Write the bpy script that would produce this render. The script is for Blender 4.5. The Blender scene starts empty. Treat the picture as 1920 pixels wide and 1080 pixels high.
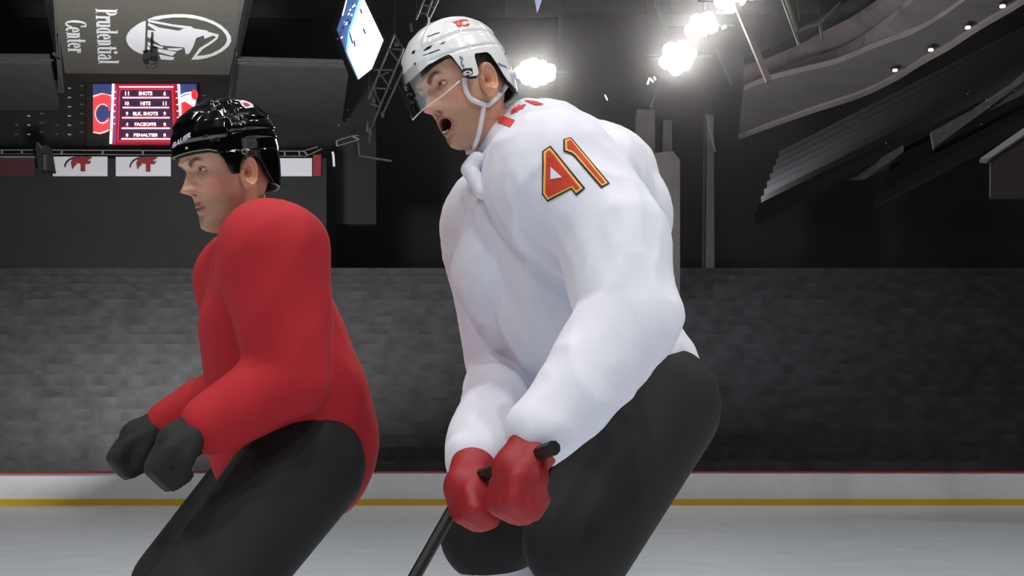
import bpy, bmesh, math, random
import numpy as np
from mathutils import Vector, Matrix, noise
from mathutils.bvhtree import BVHTree
from mathutils.geometry import tessellate_polygon
random.seed(7)
C = bpy.context.scene.collection
S = bpy.context.scene

# ------------------------------------------------------------------ camera, world, light, exposure
FPX = 2318.0
CAM = Vector((0, 0, 0.85)); PITCH = math.radians(8.8)
cd = bpy.data.cameras.new('camera'); cam = bpy.data.objects.new('camera', cd); C.objects.link(cam)
cam.location = CAM; cam.rotation_euler = (math.pi/2 + PITCH, 0, 0)
cd.sensor_width = 36; cd.lens = FPX/1920*36; cd.clip_end = 400; cd.clip_start = 0.05
S.camera = cam
S.view_settings.view_transform = 'Standard'; S.view_settings.look = 'None'
S.view_settings.gamma = 1; S.view_settings.use_curve_mapping = False
S.view_settings.exposure = 0.0
S.cycles.volume_bounces = 0; S.cycles.max_bounces = 8; S.cycles.transparent_max_bounces = 12
W = bpy.data.worlds.new('arena_air'); S.world = W; W.use_nodes = True
W.node_tree.nodes['Background'].inputs[0].default_value = (0.75, 0.85, 1, 1)
W.node_tree.nodes['Background'].inputs[1].default_value = 0.008

def area(loc, target, power, size, col=(1, 0.97, 0.94)):
    l = bpy.data.lights.new('flood_or_fill', 'AREA'); l.energy = power; l.size = size; l.color = col; l.shape = 'DISK'
    o = bpy.data.objects.new('flood_or_fill', l); C.objects.link(o); o.location = loc
    o.rotation_euler = (Vector(target)-Vector(loc)).to_track_quat('-Z', 'Y').to_euler()
for x in (-12, -4, 4, 12):
    for y, pw in ((-9, 860), (-1, 760), (9, 400)):
        area((x, y, 21), (0, 2.8, 1.4), pw*(1.0 if x > 0 else 0.9), 1.0)
# added fill lights, aimed up to brighten the sign, upper deck and end wall
area((-12, 38, 7), (-19, 56, 20), 5600, 2.5, (1, 0.98, 0.93))
area((16, 30, 9), (24, 48, 20), 500, 2.5, (1, 0.97, .98))
area((6, 40, 10), (8, 60, 26), 1400, 3.0, (.95, 0.94, 1))

# ------------------------------------------------------------------ pixel -> world helpers
CP, SP = math.cos(PITCH), math.sin(PITCH)
def ray(px, py):
    x = (px-960)/FPX; v = (540-py)/FPX
    return Vector((x, CP - v*SP, SP + v*CP))
def at(px, py, Y):
    d = ray(px, py); return CAM + d*(Y/d.y)
def onz(px, py, z):
    d = ray(px, py); return CAM + d*((z-CAM.z)/d.z)
def onplane(px, py, p, n):
    d = ray(px, py); return CAM + d*((p-CAM).dot(n)/d.dot(n))
def proj(P):
    """world points (n,3) -> pixels"""
    q = P - np.array(CAM); dep = q[:, 1]*CP + q[:, 2]*SP; up = -q[:, 1]*SP + q[:, 2]*CP
    return 960 + FPX*q[:, 0]/dep, 540 - FPX*up/dep

# ------------------------------------------------------------------ materials
def lin(c):
    c = c/255.0
    return c/12.92 if c <= 0.04045 else ((c+0.055)/1.055)**2.4
def rgb(r, g, b): return (lin(r), lin(g), lin(b), 1)
MATS = {}
def mat(name, col, rough=0.5, metal=0, emit=0, noise_amt=0, nscale=20, bump=0, spec=0.5, coat=0, attr=None, sheen=0):
    if name in MATS: return MATS[name]
    m = bpy.data.materials.new(name); m.use_nodes = True; nt = m.node_tree; b = nt.nodes['Principled BSDF']
    b.inputs['Base Color'].default_value = col; b.inputs['Roughness'].default_value = rough
    b.inputs['Metallic'].default_value = metal; b.inputs['Specular IOR Level'].default_value = spec
    b.inputs['Coat Weight'].default_value = coat; b.inputs['Coat Roughness'].default_value = 0.04
    b.inputs['Sheen Weight'].default_value = sheen
    if emit:
        b.inputs['Emission Color'].default_value = col; b.inputs['Emission Strength'].default_value = emit
    tc = nt.nodes.new('ShaderNodeTexCoord'); n = nt.nodes.new('ShaderNodeTexNoise')
    n.inputs['Scale'].default_value = nscale; n.inputs['Detail'].default_value = 5
    nt.links.new(tc.outputs['Object'], n.inputs['Vector'])
    src = None
    if attr:
        a = nt.nodes.new('ShaderNodeVertexColor'); a.layer_name = attr; src = a.outputs['Color']
    if noise_amt:
        mx = nt.nodes.new('ShaderNodeMix'); mx.data_type = 'RGBA'; mx.blend_type = 'MULTIPLY'
        mx.inputs[0].default_value = 1
        if src: nt.links.new(src, mx.inputs[6])
        else: mx.inputs[6].default_value = col
        rp = nt.nodes.new('ShaderNodeMapRange'); rp.inputs['To Min'].default_value = 1-noise_amt; rp.inputs['To Max'].default_value = 1+noise_amt
        rp.inputs['From Min'].default_value = 0.3; rp.inputs['From Max'].default_value = 0.7
        nt.links.new(n.outputs['Fac'], rp.inputs['Value'])
        cb = nt.nodes.new('ShaderNodeCombineColor')
        for k in range(3): nt.links.new(rp.outputs[0], cb.inputs[k])
        nt.links.new(cb.outputs[0], mx.inputs[7]); src = mx.outputs[2]
    if src: nt.links.new(src, b.inputs['Base Color'])
    if bump:
        bp = nt.nodes.new('ShaderNodeBump'); bp.inputs['Strength'].default_value = bump; bp.inputs['Distance'].default_value = 0.002
        nt.links.new(n.outputs['Fac'], bp.inputs['Height']); nt.links.new(bp.outputs[0], b.inputs['Normal'])
    MATS[name] = m; return m
def sss(m, w, r=(0.01, 0.004, 0.002)):
    b = m.node_tree.nodes['Principled BSDF']; b.inputs['Subsurface Weight'].default_value = w
    b.inputs['Subsurface Radius'].default_value = (1, 0.4, 0.2); b.inputs['Subsurface Scale'].default_value = 0.004
def clear_mat(name, fres=1.0, tint=(1, 1, 1, 1)):
    m = bpy.data.materials.new(name); m.use_nodes = True; nt = m.node_tree; nt.nodes.clear()
    o = nt.nodes.new('ShaderNodeOutputMaterial'); t = nt.nodes.new('ShaderNodeBsdfTransparent'); t.inputs[0].default_value = tint
    g = nt.nodes.new('ShaderNodeBsdfGlossy'); g.inputs['Roughness'].default_value = 0.03
    f = nt.nodes.new('ShaderNodeFresnel'); f.inputs['IOR'].default_value = 1.45
    mu = nt.nodes.new('ShaderNodeMath'); mu.operation = 'MULTIPLY'; mu.inputs[1].default_value = fres
    x = nt.nodes.new('ShaderNodeMixShader')
    nt.links.new(f.outputs[0], mu.inputs[0]); nt.links.new(mu.outputs[0], x.inputs[0])
    nt.links.new(t.outputs[0], x.inputs[1]); nt.links.new(g.outputs[0], x.inputs[2]); nt.links.new(x.outputs[0], o.inputs[0])
    return m

M_black = mat('black_void_paint', rgb(16, 18, 19), 0.8, noise_amt=0.3, nscale=0.6)
M_roof = mat('roof_deck', rgb(74, 70, 72), 0.9, noise_amt=0.25, nscale=0.25)
M_grey = mat('grey_panel', rgb(84, 83, 78), 0.8, noise_amt=0.10, nscale=2.5)
M_gpan = mat('dark_grey_panel', rgb(54, 54, 56), 0.8, noise_amt=0.12, nscale=1.2)
M_steel = mat('dark_steel', rgb(70, 72, 74), 0.5, metal=0.3, noise_amt=0.2, nscale=4)
M_steel2 = mat('grey_steel', rgb(110, 112, 114), 0.5, metal=0.2, noise_amt=0.2, nscale=4)
M_signw = mat('sign_white', rgb(225, 228, 236), 0.6)
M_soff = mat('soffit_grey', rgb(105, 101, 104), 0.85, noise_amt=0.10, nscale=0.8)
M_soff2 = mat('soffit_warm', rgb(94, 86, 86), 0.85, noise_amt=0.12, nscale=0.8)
M_seat = mat('dark_seating', rgb(40, 41, 45), 0.8, noise_amt=0.5, nscale=1.4)
M_white = mat('banner_white', rgb(190, 190, 200), 0.7)
M_red = mat('banner_red', rgb(120, 22, 34), 0.7)
M_ink = mat('ink_black', rgb(18, 18, 20), 0.6)
M_rink = mat('board_white', rgb(220, 222, 226), 0.35, noise_amt=0.04, nscale=2)
M_ice = mat('ice', rgb(215, 224, 232), 0.18, noise_amt=0.05, nscale=1.5, bump=0.2)
def emat(n, c, e): return mat(n, c, 0.5, emit=e)
E_flood = emat('flood_glow', (1.0, 0.95, 0.9, 1), 120)
E_small = emat('downlight_glow', (1, 0.86, 0.66, 1), 4.5)
E_dot = emat('step_glow', rgb(120, 128, 116), 0.8)
E_dim = emat('step_glow_dim', rgb(60, 66, 66), 0.6)

# ------------------------------------------------------------------ object helpers
def mesh_np(verts, faces):
    me = bpy.data.meshes.new('m'); me.from_pydata([tuple(v) for v in verts], [], faces); me.update(); return me
def link(name, me, m=None, parent=None, smooth=False):
    me.name = name; o = bpy.data.objects.new(name, me); C.objects.link(o)
    if m: me.materials.append(m)
    if smooth: me.polygons.foreach_set('use_smooth', [True]*len(me.polygons))
    if parent is not None:
        o.parent = parent
        if parent.type == 'EMPTY' or parent.get('_own'): o.matrix_parent_inverse = Matrix.Translation(-Vector(parent.location))
    else:
        recentre(o)
    return o
def recentre(o):
    me = o.data; n = len(me.vertices)
    if not n: return
    a = np.empty(n*3); me.vertices.foreach_get('co', a); a = a.reshape(-1, 3)
    c = np.array([(a[:, 0].min()+a[:, 0].max())/2, (a[:, 1].min()+a[:, 1].max())/2, a[:, 2].min()])
    me.vertices.foreach_set('co', (a-c).ravel()); o.location = c; o['_own'] = 1
def tag(o, label, cat, group=None, kind=None):
    o['label'] = label; o['category'] = cat
    if group: o['group'] = group
    if kind: o['kind'] = kind
    return o
def thing(name, loc, label, cat, group=None):
    o = bpy.data.objects.new(name, None); C.objects.link(o); o.location = loc; o.empty_display_size = 0.2
    return tag(o, label, cat, group)
class MB:
    def __init__(s): s.v = []; s.f = []
    def add(s, v, f):
        k = len(s.v); s.v += [Vector(p) for p in v]; s.f += [tuple(i+k for i in q) for q in f]; return s
    def slab(s, quad, n, t):
        """polygon extruded by t along n"""
        n = Vector(n).normalized(); k = len(quad); q = [Vector(p) for p in quad]
        v = q + [p+n*t for p in q]
        f = [tuple(range(k-1, -1, -1)), tuple(range(k, 2*k))] + [(i, (i+1) % k, k+(i+1) % k, k+i) for i in range(k)]
        return s.add(v, f)
    def bar(s, a, b, r, sides=4, r2=None):
        a, b = Vector(a), Vector(b); d = (b-a).normalized(); r2 = r if r2 is None else r2
        u = d.cross(Vector((0, 0, 1)))
        if u.length < 0.05: u = d.cross(Vector((0, 1, 0)))
        u.normalize(); w = d.cross(u)
        v = []
        for p, rr in ((a, r), (b, r2)):
            for i in range(sides):
                t = 2*math.pi*(i+0.5)/sides; v.append(p+(u*math.cos(t)+w*math.sin(t))*rr)
        f = [tuple(range(sides-1, -1, -1)), tuple(range(sides, 2*sides))]+[(i, (i+1) % sides, sides+(i+1) % sides, sides+i) for i in range(sides)]
        return s.add(v, f)
    def box(s, lo, hi):
        x0, y0, z0 = lo; x1, y1, z1 = hi
        return s.slab([(x0, y0, z0), (x1, y0, z0), (x1, y1, z0), (x0, y1, z0)], (0, 0, 1), z1-z0)
    def me(s): return mesh_np(s.v, s.f)
    def link(s, name, m, parent=None, smooth=False): return link(name, s.me(), m, parent, smooth)
def capsule_tube(pts, r, sides=8):
    mb = MB()
    for a, b in zip(pts[:-1], pts[1:]): mb.bar(a, b, r, sides)
    return mb
def flatpoly(polys, fn, n, t):
    """2D polygons -> thin raised pieces; fn maps a 2D point to the surface"""
    mb = MB()
    for p in polys:
        q = [fn(*a) for a in p]
        tris = tessellate_polygon([[Vector((a[0], a[1], 0)) for a in p]])
        k = len(q); n_ = Vector(n).normalized()
        v = q+[x+n_*t for x in q]
        f = [tuple(reversed(tr)) for tr in tris]+[tuple(i+k for i in tr) for tr in tris]+[(i, (i+1) % k, k+(i+1) % k, k+i) for i in range(k)]
        mb.add(v, f)
    return mb
def ell(cx, cy, rx, ry, n=32, a0=0, a1=360):
    return [(cx+rx*math.cos(math.radians(a0+(a1-a0)*i/n)), cy+ry*math.sin(math.radians(a0+(a1-a0)*i/n))) for i in range(n+(0 if abs(a1-a0) == 360 else 1))]
def arcp(cx, cy, rx, ry, wx, wy, a0, a1, n=20):
    o = ell(cx, cy, rx, ry, n, a0, a1+1e-4); i = ell(cx, cy, rx-wx, ry-wy, n, a0, a1+1e-4)
    return o+i[::-1]
def rc(x0, y0, x1, y1): return [(x0, y0), (x1, y0), (x1, y1), (x0, y1)]

def text2d(s, bold=0.0):
    cu = bpy.data.curves.new('t', 'FONT'); cu.body = s; cu.offset = bold; cu.resolution_u = 3
    o = bpy.data.objects.new('t', cu); C.objects.link(o)
    dg = bpy.context.evaluated_depsgraph_get(); me = bpy.data.meshes.new_from_object(o.evaluated_get(dg))
    bpy.data.objects.remove(o); bpy.data.curves.remove(cu)
    v = np.array([p.co[:2] for p in me.vertices]); f = [tuple(p.vertices) for p in me.polygons]; bpy.data.meshes.remove(me)
    lo, hi = v.min(0), v.max(0); return (v-lo)/(hi-lo), f
def text_on(name, s, fn, m, parent, bold=0.02):
    """fn(u,v) in 0..1 -> 3D"""
    v, f = text2d(s, bold); return link(name, mesh_np([fn(a, b) for a, b in v], f), m, parent)

def hanger(p, parent, r=0.007, top=31.0):
    MB().bar(p, Vector((p[0], p[1], top)), r, 4).link('hanging_cable', M_ink, parent)
# ------------------------------------------------------------------ THE SETTING
def struct(o, name=None):
    o['kind'] = 'structure'; return o
struct(MB().box((-45, -20, -0.1), (45, 70, 0)).link('floor', M_ice))
struct(MB().box((-60, -30, 31), (60, 85, 31.4)).link('ceiling', M_roof))
struct(MB().box((-60, 78, 0), (60, 78.5, 31)).link('wall_back', M_black))
struct(MB().box((3, 77.4, 0), (60, 78, 31)).link('trim_3', mat('end_wall_grey', rgb(46, 43, 47), 0.9, noise_amt=.3, nscale=.12)))
struct(MB().box((-60.5, -30, 0), (-60, 78, 31)).link('wall_left', M_black))
struct(MB().box((60, -30, 0), (60.5, 78, 31)).link('wall_right', M_black))
struct(MB().box((-60, -30.5, 0), (60, -30, 31)).link('wall_front', M_black))

# far seating bowl (dark, stepped) behind the rink boards
def bowl(name, y0, z0, y1, z1, x0, x1, n, label):
    mb = MB(); dy = (y1-y0)/n; dz = (z1-z0)/n
    for i in range(n): mb.box((x0, y0+i*dy, z0+i*dz-0.6), (x1, y0+(i+1)*dy, z0+(i+1)*dz))
    return tag(mb.link(name, M_seat), label, 'stand')
bowl('lower_stand', 44, 1.0, 60, 11, -44, 44, 20, 'dark stepped lower seating tier behind the far rink boards')
root = thing('rink_boards', (0, 42, 0), 'white dasher boards with yellow kick plate across the far end of the ice', 'boards')
MB().box((-40, 42, 0.2), (40, 42.2, 1.07)).link('board_panel', M_rink, root)
MB().box((-40, 41.95, 0.0), (40, 42.2, 0.2)).link('kick_plate', mat('kick_yellow', rgb(214, 178, 40), 0.4), root)
MB().box((-40, 41.93, 1.07), (40, 42.25, 1.12)).link('top_rail', mat('rail_red', rgb(170, 25, 35), 0.4), root)

# end wall under the ceiling sign
ZS = 20.0
Yw = 63.0
struct(MB().slab([at(-400, 297, 59.7), at(612, 297, 59.7), at(612, 520, 59.7), at(-400, 520, 59.7)], (0, 1, 0), 3.4).link('trim_4', M_black))
struct(MB().slab([at(-400, 150, Yw), at(705, 150, Yw), at(705, 420, Yw), at(-400, 420, Yw)], (0, 1, 0), 0.5).link('trim_1', M_black))

# ------------------------------------------------------------------ big grey ceiling sign
sgn = thing('ceiling_sign', onz(275, 70, ZS), 'large grey ceiling panel sign with sideways white lettering and a white rock emblem', 'sign')
DN = Vector((0, 0, -1))
q = [onz(88, -40, ZS), onz(470, -40, ZS), onz(430, 142, ZS), onz(120, 139, ZS)]
MB().slab(q, (0, 0, 1), 0.5).link('panel', M_grey, sgn)
MB().slab([onz(118, 138, ZS-0.02), onz(432, 141, ZS-0.02), onz(424, 156, ZS-0.02), onz(124, 153, ZS-0.02)], (0, 0, 1), 0.3).link('rear_edge', M_black, sgn)
for a, b in (((86, -40), (118, 150)), ((474, -40), (434, 150))):
    MB().bar(onz(*a, ZS), onz(*b, ZS), 0.22).link('edge_beam', M_black, sgn)
def glyphs():
    S_, T = .13, .05
    def serif(x, y, w=.27): return rc(x, y, x+w, y+T)
    G = {}
    G['P'] = ([rc(.07, 0, .07+S_+.02, 1), serif(0, 0, .3), serif(0, .95, .3), arcp(.2, .73, .28, .27, .14, .05, -90, 90)], .52)
    G['r'] = ([rc(.06, 0, .06+S_, .65), serif(0, 0), rc(0, .6, .1, .65), rc(.18, .55, .34, .65), rc(.26, .46, .36, .62)], .38)
    G['u'] = ([rc(.05, .12, .05+S_, .65), rc(0, .6, .1, .65), arcp(.215, .15, .165, .15, .13, .06, 180, 360), rc(.33, 0, .33+S_, .65), rc(.27, .6, .4, .65), rc(.42, 0, .52, .05)], .54)
    G['d'] = ([arcp(.22, .32, .21, .33, .13, .05, 70, 290), rc(.28, 0, .28+S_, 1), rc(.2, .95, .35, 1), rc(.38, 0, .48, .05), rc(.2, .0, .3, .05)], .5)
    G['e'] = ([arcp(.2, .325, .2, .325, .13, .05, 0, 310), rc(.1, .31, .4, .36)], .43)
    G['n'] = ([rc(.06, 0, .06+S_, .65), serif(0, 0), rc(0, .6, .1, .65), arcp(.245, .47, .165, .18, .13, .06, 0, 140), rc(.28, 0, .28+S_, .48), serif(.23, 0, .26)], .52)
    G['t'] = ([rc(.07, .1, .07+S_, .9), rc(0, .6, .3, .65), arcp(.19, .13, .12, .13, .1, .05, 180, 330)], .32)
    G['i'] = ([rc(.06, 0, .06+S_, .65), serif(0, 0), rc(0, .6, .1, .65), ell(.125, .86, .085, .09, 12)], .28)
    G['a'] = ([rc(.26, 0, .26+S_, .48), arcp(.22, .46, .17, .19, .1, .06, 0, 170), arcp(.2, .2, .19, .2, .12, .06, 70, 290), rc(.36, 0, .45, .05)], .47)
    G['l'] = ([rc(.06, 0, .06+S_, 1), serif(0, 0), rc(0, .95, .1, 1)], .28)
    G['C'] = ([arcp(.3, .5, .3, .5, .15, .05, 48, 312), rc(.44, .72, .5, .98), rc(.46, .1, .52, .3)], .56)
    return G
G = glyphs()
def serif_word(word, base0, base1, cap0, cap1):
    tot = sum(G[c][1] for c in word)-0.04; x = 0
    for c in word:
        polys, adv = G[c]
        def fn(a, b, x=x):
            u = (x+a)/tot
            bx, by = base0[0]+(base1[0]-base0[0])*u, base0[1]+(base1[1]-base0[1])*u
            cx, cy = cap0[0]+(cap1[0]-cap0[0])*u, cap0[1]+(cap1[1]-cap0[1])*u
            return onz(bx+(cx-bx)*b, by+(cy-by)*b, ZS-0.02)
        flatpoly(polys, fn, DN, 0.02).link('letter', M_signw, sgn)
        x += adv
serif_word('Prudential', (179, 16), (184, 118.5), (220, 17), (223, 119))
serif_word('Center', (121, 37), (128, 98), (162, 39), (165, 98.5))
z5 = lambda X, Y: onz(100+X/5.333, Y/5.333, ZS-0.02)
base = [(925, 205), (912, 545), (860, 528), (800, 497), (755, 455), (732, 410), (728, 375), (740, 335), (775, 290), (830, 248), (880, 220)]
flatpoly([base], z5, DN, 0.02).link('emblem_base', M_signw, sgn)
ring_o = [(945, 190), (1010, 165), (1100, 150), (1200, 141), (1300, 140), (1400, 150), (1500, 172), (1600, 208), (1680, 252), (1740, 305), (1775, 360), (1778, 410), (1750, 460), (1690, 510), (1620, 548), (1540, 575), (1450, 592), (1380, 592)]
ring_i = [(1430, 560), (1500, 555), (1580, 535), (1660, 495), (1715, 448), (1738, 400), (1728, 350), (1690, 300), (1620, 248), (1530, 210), (1430, 185), (1320, 170), (1200, 170), (1100, 180), (1040, 195)]
flatpoly([ring_o+ring_i], z5, DN, 0.02).link('emblem_ring', M_signw, sgn)
flatpoly([[(1380, 592), (1460, 480), (1560, 420), (1630, 370), (1600, 350), (1510, 385), (1505, 350), (1430, 375), (1395, 470), (1360, 530), (1325, 540), (1310, 470), (1080, 450), (1010, 405), (960, 375), (940, 365), (944, 300), (1035, 312), (1000, 285), (945, 250), (950, 225), (1060, 275), (1250, 308), (1310, 280), (1160, 255), (950, 215), (945, 195), (1100, 225), (1200, 245), (1380, 265), (1410, 285), (1540, 305), (1560, 320), (1655, 345), (1640, 385), (1590, 425), (1490, 490), (1430, 560)]], z5, DN, 0.02).link('emblem_rock', M_signw, sgn)
for p in ([(945, 420), (1100, 470), (1090, 482), (945, 450)], [(1140, 483), (1295, 483), (1240, 505), (1150, 495)], [(1000, 480), (1230, 520), (1190, 555), (1010, 505)],
          [(940, 460), (975, 470), (975, 497), (940, 492)], [(940, 510), (970, 512), (970, 560), (940, 555)], [(1060, 545), (1210, 575), (1195, 597), (1075, 590)]):
    flatpoly([p], z5, DN, 0.02).link('emblem_stripe', M_signw, sgn)
# rigging hoist hanging just below the sign
hz = thing('chain_hoist', onz(281, 120, 19.6), 'small black rigging hoist with a wire loop hanging below the white rock emblem', 'hoist')
h = lambda X, Y: onz(100+X/5.333, Y/5.333, 19.6)
MB().bar(h(985, 375), h(985, 540), 0.06, 6).link('cable', M_ink, hz)
MB().bar(h(1000, 520), h(1005, 590), 0.19, 8, 0.14).link('motor', M_ink, hz)
MB().bar(h(925, 560), h(930, 620), 0.16, 8, 0.12).link('motor', M_ink, hz)
MB().bar(h(925, 590), h(1000, 590), 0.07, 6).link('crossbar', M_ink, hz)
capsule_tube([h(980+55*math.cos(t/16*6.283), 640+48*math.sin(t/16*6.283)) for t in range(17)], 0.035, 5).link('wire_loop', M_steel, hz)

# grey underside panels to either side of the sign
o = MB().slab([onz(-60, 117, 19), onz(92, 117, 19), onz(110, 207, 19), onz(-60, 207, 19)], (0, 0, 1), 0.4).link('ceiling_panel', M_gpan)
tag(o, 'dark grey ceiling panel at the left edge, left of the sign', 'panel')
o = MB().slab([onz(447, 122, 19), onz(655, 128, 19), onz(640, 235, 19), onz(432, 200, 19)], (0, 0, 1), 0.4).link('ceiling_panel', M_gpan)
tag(o, 'dark grey ceiling panel between the sign and the hanging screen', 'panel')
def rail_pix(name, label, lines, z, r, m=M_steel, cat='beam', group=None):
    rt = thing(name, onz(*lines[0][0], z), label, cat, group)
    for a, b in lines: MB().bar(onz(*a, z), onz(*b, z), r).link('bar', m, rt)
    return rt
rail_pix('roof_beam', 'thin dark roof beam at the left edge, left of the grey sign', [((-40, 110), (100, 113)), ((-40, 117), (96, 119))], 18.6, 0.05)
rail_pix('roof_beam', 'thin dark roof beam right of the grey sign, ending at the hanging screen', [((440, 112), (648, 117)), ((440, 118), (650, 124))], 18.6, 0.05)
rail_pix('hanging_strut', 'slanted steel strut along the left side of the grey sign', [((102, -10), (112, 170)), ((108, 60), (118, 172)), ((100, 100), (113, 110)), ((108, 170), (117, 173))], 18.2, 0.06, M_steel)
rail_pix('hanging_strut', 'slanted steel strut along the right side of the grey sign', [((452, -10), (434, 165)), ((445, 60), (428, 200)), ((444, 100), (437, 112))], 18.2, 0.05, M_steel)

# ------------------------------------------------------------------ statistics video board
YB = 62.2
vb = thing('video_board', at(272, 275, YB), 'lit red video board showing shots, hits, faceoffs and penalties under the ceiling sign', 'scoreboard')
def pl(px, py, d=0): return at(px, py, YB-d)
def quad(px, d=0, t=0.05): return MB().slab([pl(x, y, d) for x, y in px], (0, -1, 0), t)
R_scr = emat('screen_red', rgb(150, 18, 40), 0.7); R_dk = emat('screen_plum', rgb(52, 26, 52), 0.75); R_pk = emat('screen_pink', rgb(255, 205, 225), 1.05)
R_wh = emat('screen_white', rgb(255, 245, 255), 1.15); R_bl = emat('screen_navy', rgb(46, 60, 108), 0.8); R_fl = emat('screen_flame', rgb(232, 60, 70), 0.95)
R_or = emat('screen_bright_red', rgb(235, 40, 52), 0.95); R_gd = emat('screen_gold', rgb(255, 190, 170), 1.0); R_vi = emat('screen_violet', rgb(92, 60, 110), 0.8); R_slab = emat('screen_maroon', rgb(120, 10, 34), 0.7)
R_ice = emat('screen_ice', rgb(222, 240, 255), 1.1)
quad([(170, 150), (376, 150), (376, 280), (170, 280)], -0.8, 0.7).link('housing', M_black, vb)
z8 = lambda X, Y: (160+X/8.0, 145+Y/8.0)
# side picture on the left: a big red letter C on navy
lp = quad([z8(118, 105), z8(415, 105), z8(370, 848), z8(118, 848)], 0, 0.03)
lp = quad([z8(118, 105), z8(395, 105), z8(372, 740), z8(118, 740)]).link('side_screen', R_bl, vb)
def zz(d): return lambda X, Y: pl(*z8(X, Y), d)
N_ = (0, -1, 0)
flatpoly([[(118, 290), (250, 240), (330, 250), (390, 280), (375, 500), (345, 500), (345, 430), (290, 400), (220, 420), (165, 500), (150, 590), (170, 650), (235, 690), (310, 640), (335, 605), (365, 610), (358, 800), (300, 830), (220, 850), (118, 828)]], zz(0.06), N_, 0.02).link('side_emblem', R_fl, lp)
flatpoly([[(118, 272), (250, 236), (390, 268), (390, 290), (330, 262), (250, 252), (118, 300)], [(118, 815), (220, 832), (358, 780), (358, 800), (300, 830), (220, 852), (118, 832)],
          arcp(260, 545, 118, 150, 16, 16, 40, 310)], zz(0.09), N_, 0.02).link('emblem_outline', R_gd, lp)
# side picture on the right: a red and white emblem
rp = quad([z8(1405, 105), z8(1665, 105), z8(1690, 560), z8(1440, 740)]).link('side_screen', R_bl, vb)
flatpoly([[(1415, 280), (1480, 235), (1590, 215), (1600, 300), (1660, 350), (1635, 455), (1560, 400), (1490, 360), (1430, 390)]], zz(0.06), N_, 0.02).link('emblem_white', R_ice, rp)
flatpoly([[(1440, 385), (1490, 365), (1560, 405), (1640, 470), (1680, 480), (1680, 600), (1450, 730), (1440, 690)], ell(1640, 260, 52, 78, 16)], zz(0.09), N_, 0.02).link('side_emblem', R_or, rp)
flatpoly([[(1415, 300), (1480, 262), (1575, 240), (1575, 250), (1480, 275), (1415, 318)]], zz(0.1), N_, 0.02).link('emblem_line', R_bl, rp)
# centre
quad([z8(440, 100), z8(1390, 100), z8(1450, 1010), z8(400, 1010)], 0.02).link('screen', R_scr, vb)
quad([z8(455, 150), z8(485, 150), z8(455, 1005), z8(415, 1005)], 0.08, .02).link('screen_margin', R_vi, vb)
quad([z8(1345, 150), z8(1380, 150), z8(1425, 900), z8(1385, 900)], 0.08, .02).link('screen_margin', R_slab, vb)
quad([z8(520, 190), z8(1300, 190), z8(1335, 965), z8(490, 965)], 0.08, .02).link('screen_field', R_dk, vb)
for a, b in (((520, 180), (490, 965)), ((1300, 180), (1335, 965)), ((490, 958), (1340, 958)), ((515, 182), (1305, 182))):
    MB().bar(pl(*z8(*a), .14), pl(*z8(*b), .14), 0.024).link('frame_line', R_or, vb)
for a, b in (((420, 100), (380, 995)), ((1398, 105), (1435, 735))):
    MB().bar(pl(*z8(*a), .2), pl(*z8(*b), .2), 0.045*1.5, 6).link('light_bar', R_wh, vb)
MB().bar(pl(*z8(510, 143), .16), pl(*z8(1320, 143), .16), 0.045).link('divider', R_pk, vb)
for k, (y, a, b, t, l, r, lo, hi) in enumerate(((305, 560, 1255, 'SHOTS', '11', '6', 800, 1005), (454, 560, 1255, 'HITS', '10', '11', 828, 978), (606, 552, 1265, 'BLK. SHOTS', '9', '9', 715, 1088), (764, 545, 1270, 'FACEOFFS', '4', '0', 740, 1062), (924, 540, 1272, 'PENALTIES', '0', '0', 725, 1082))):
    MB().bar(pl(*z8(a, y), .16), pl(*z8(b, y), .16), 0.045).link('divider', R_pk, vb)
    quad([z8(a+30, y-32), z8(a+110, y-32), z8(a+110, y-8), z8(a+30, y-8)], 0.1, .01).link('row_glow', R_scr, vb)
    quad([z8(b-110, y-32), z8(b-30, y-32), z8(b-30, y-8), z8(b-110, y-8)], 0.1, .01).link('row_glow', R_scr, vb)
    quad([z8(lo, y-30), z8(hi, y-30), z8(hi, y-8), z8(lo, y-8)], 0.1, .01).link('row_glow', R_scr, vb)
    y0, y1 = y-95+k*3, y-35
    def put(s, x0, x1, nm):
        text_on(nm, s, lambda u, v: pl(*z8(x0+(x1-x0)*u, y1+(y0-y1)*v), 0.16), R_wh, vb, 0.035)
    put(t, lo, hi, 'row_title')
    w = 60 if len(l) == 2 else 36
    put(l, 625-w/2, 625+w/2, 'number'); w = 54 if len(r) == 2 else 38
    put(r, 1190-w/2, 1190+w/2, 'number')
for i in range(6):
    MB().bar(pl(*z8(435-i*2, 220+i*95), .14), pl(*z8(460-i*3, 222+i*95), .14), 0.03).link('tick', R_pk, vb)
    MB().bar(pl(*z8(1355+i*5, 215+i*97), .14), pl(*z8(1382+i*5, 213+i*97), .14), 0.03).link('tick', R_pk, vb)

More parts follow.
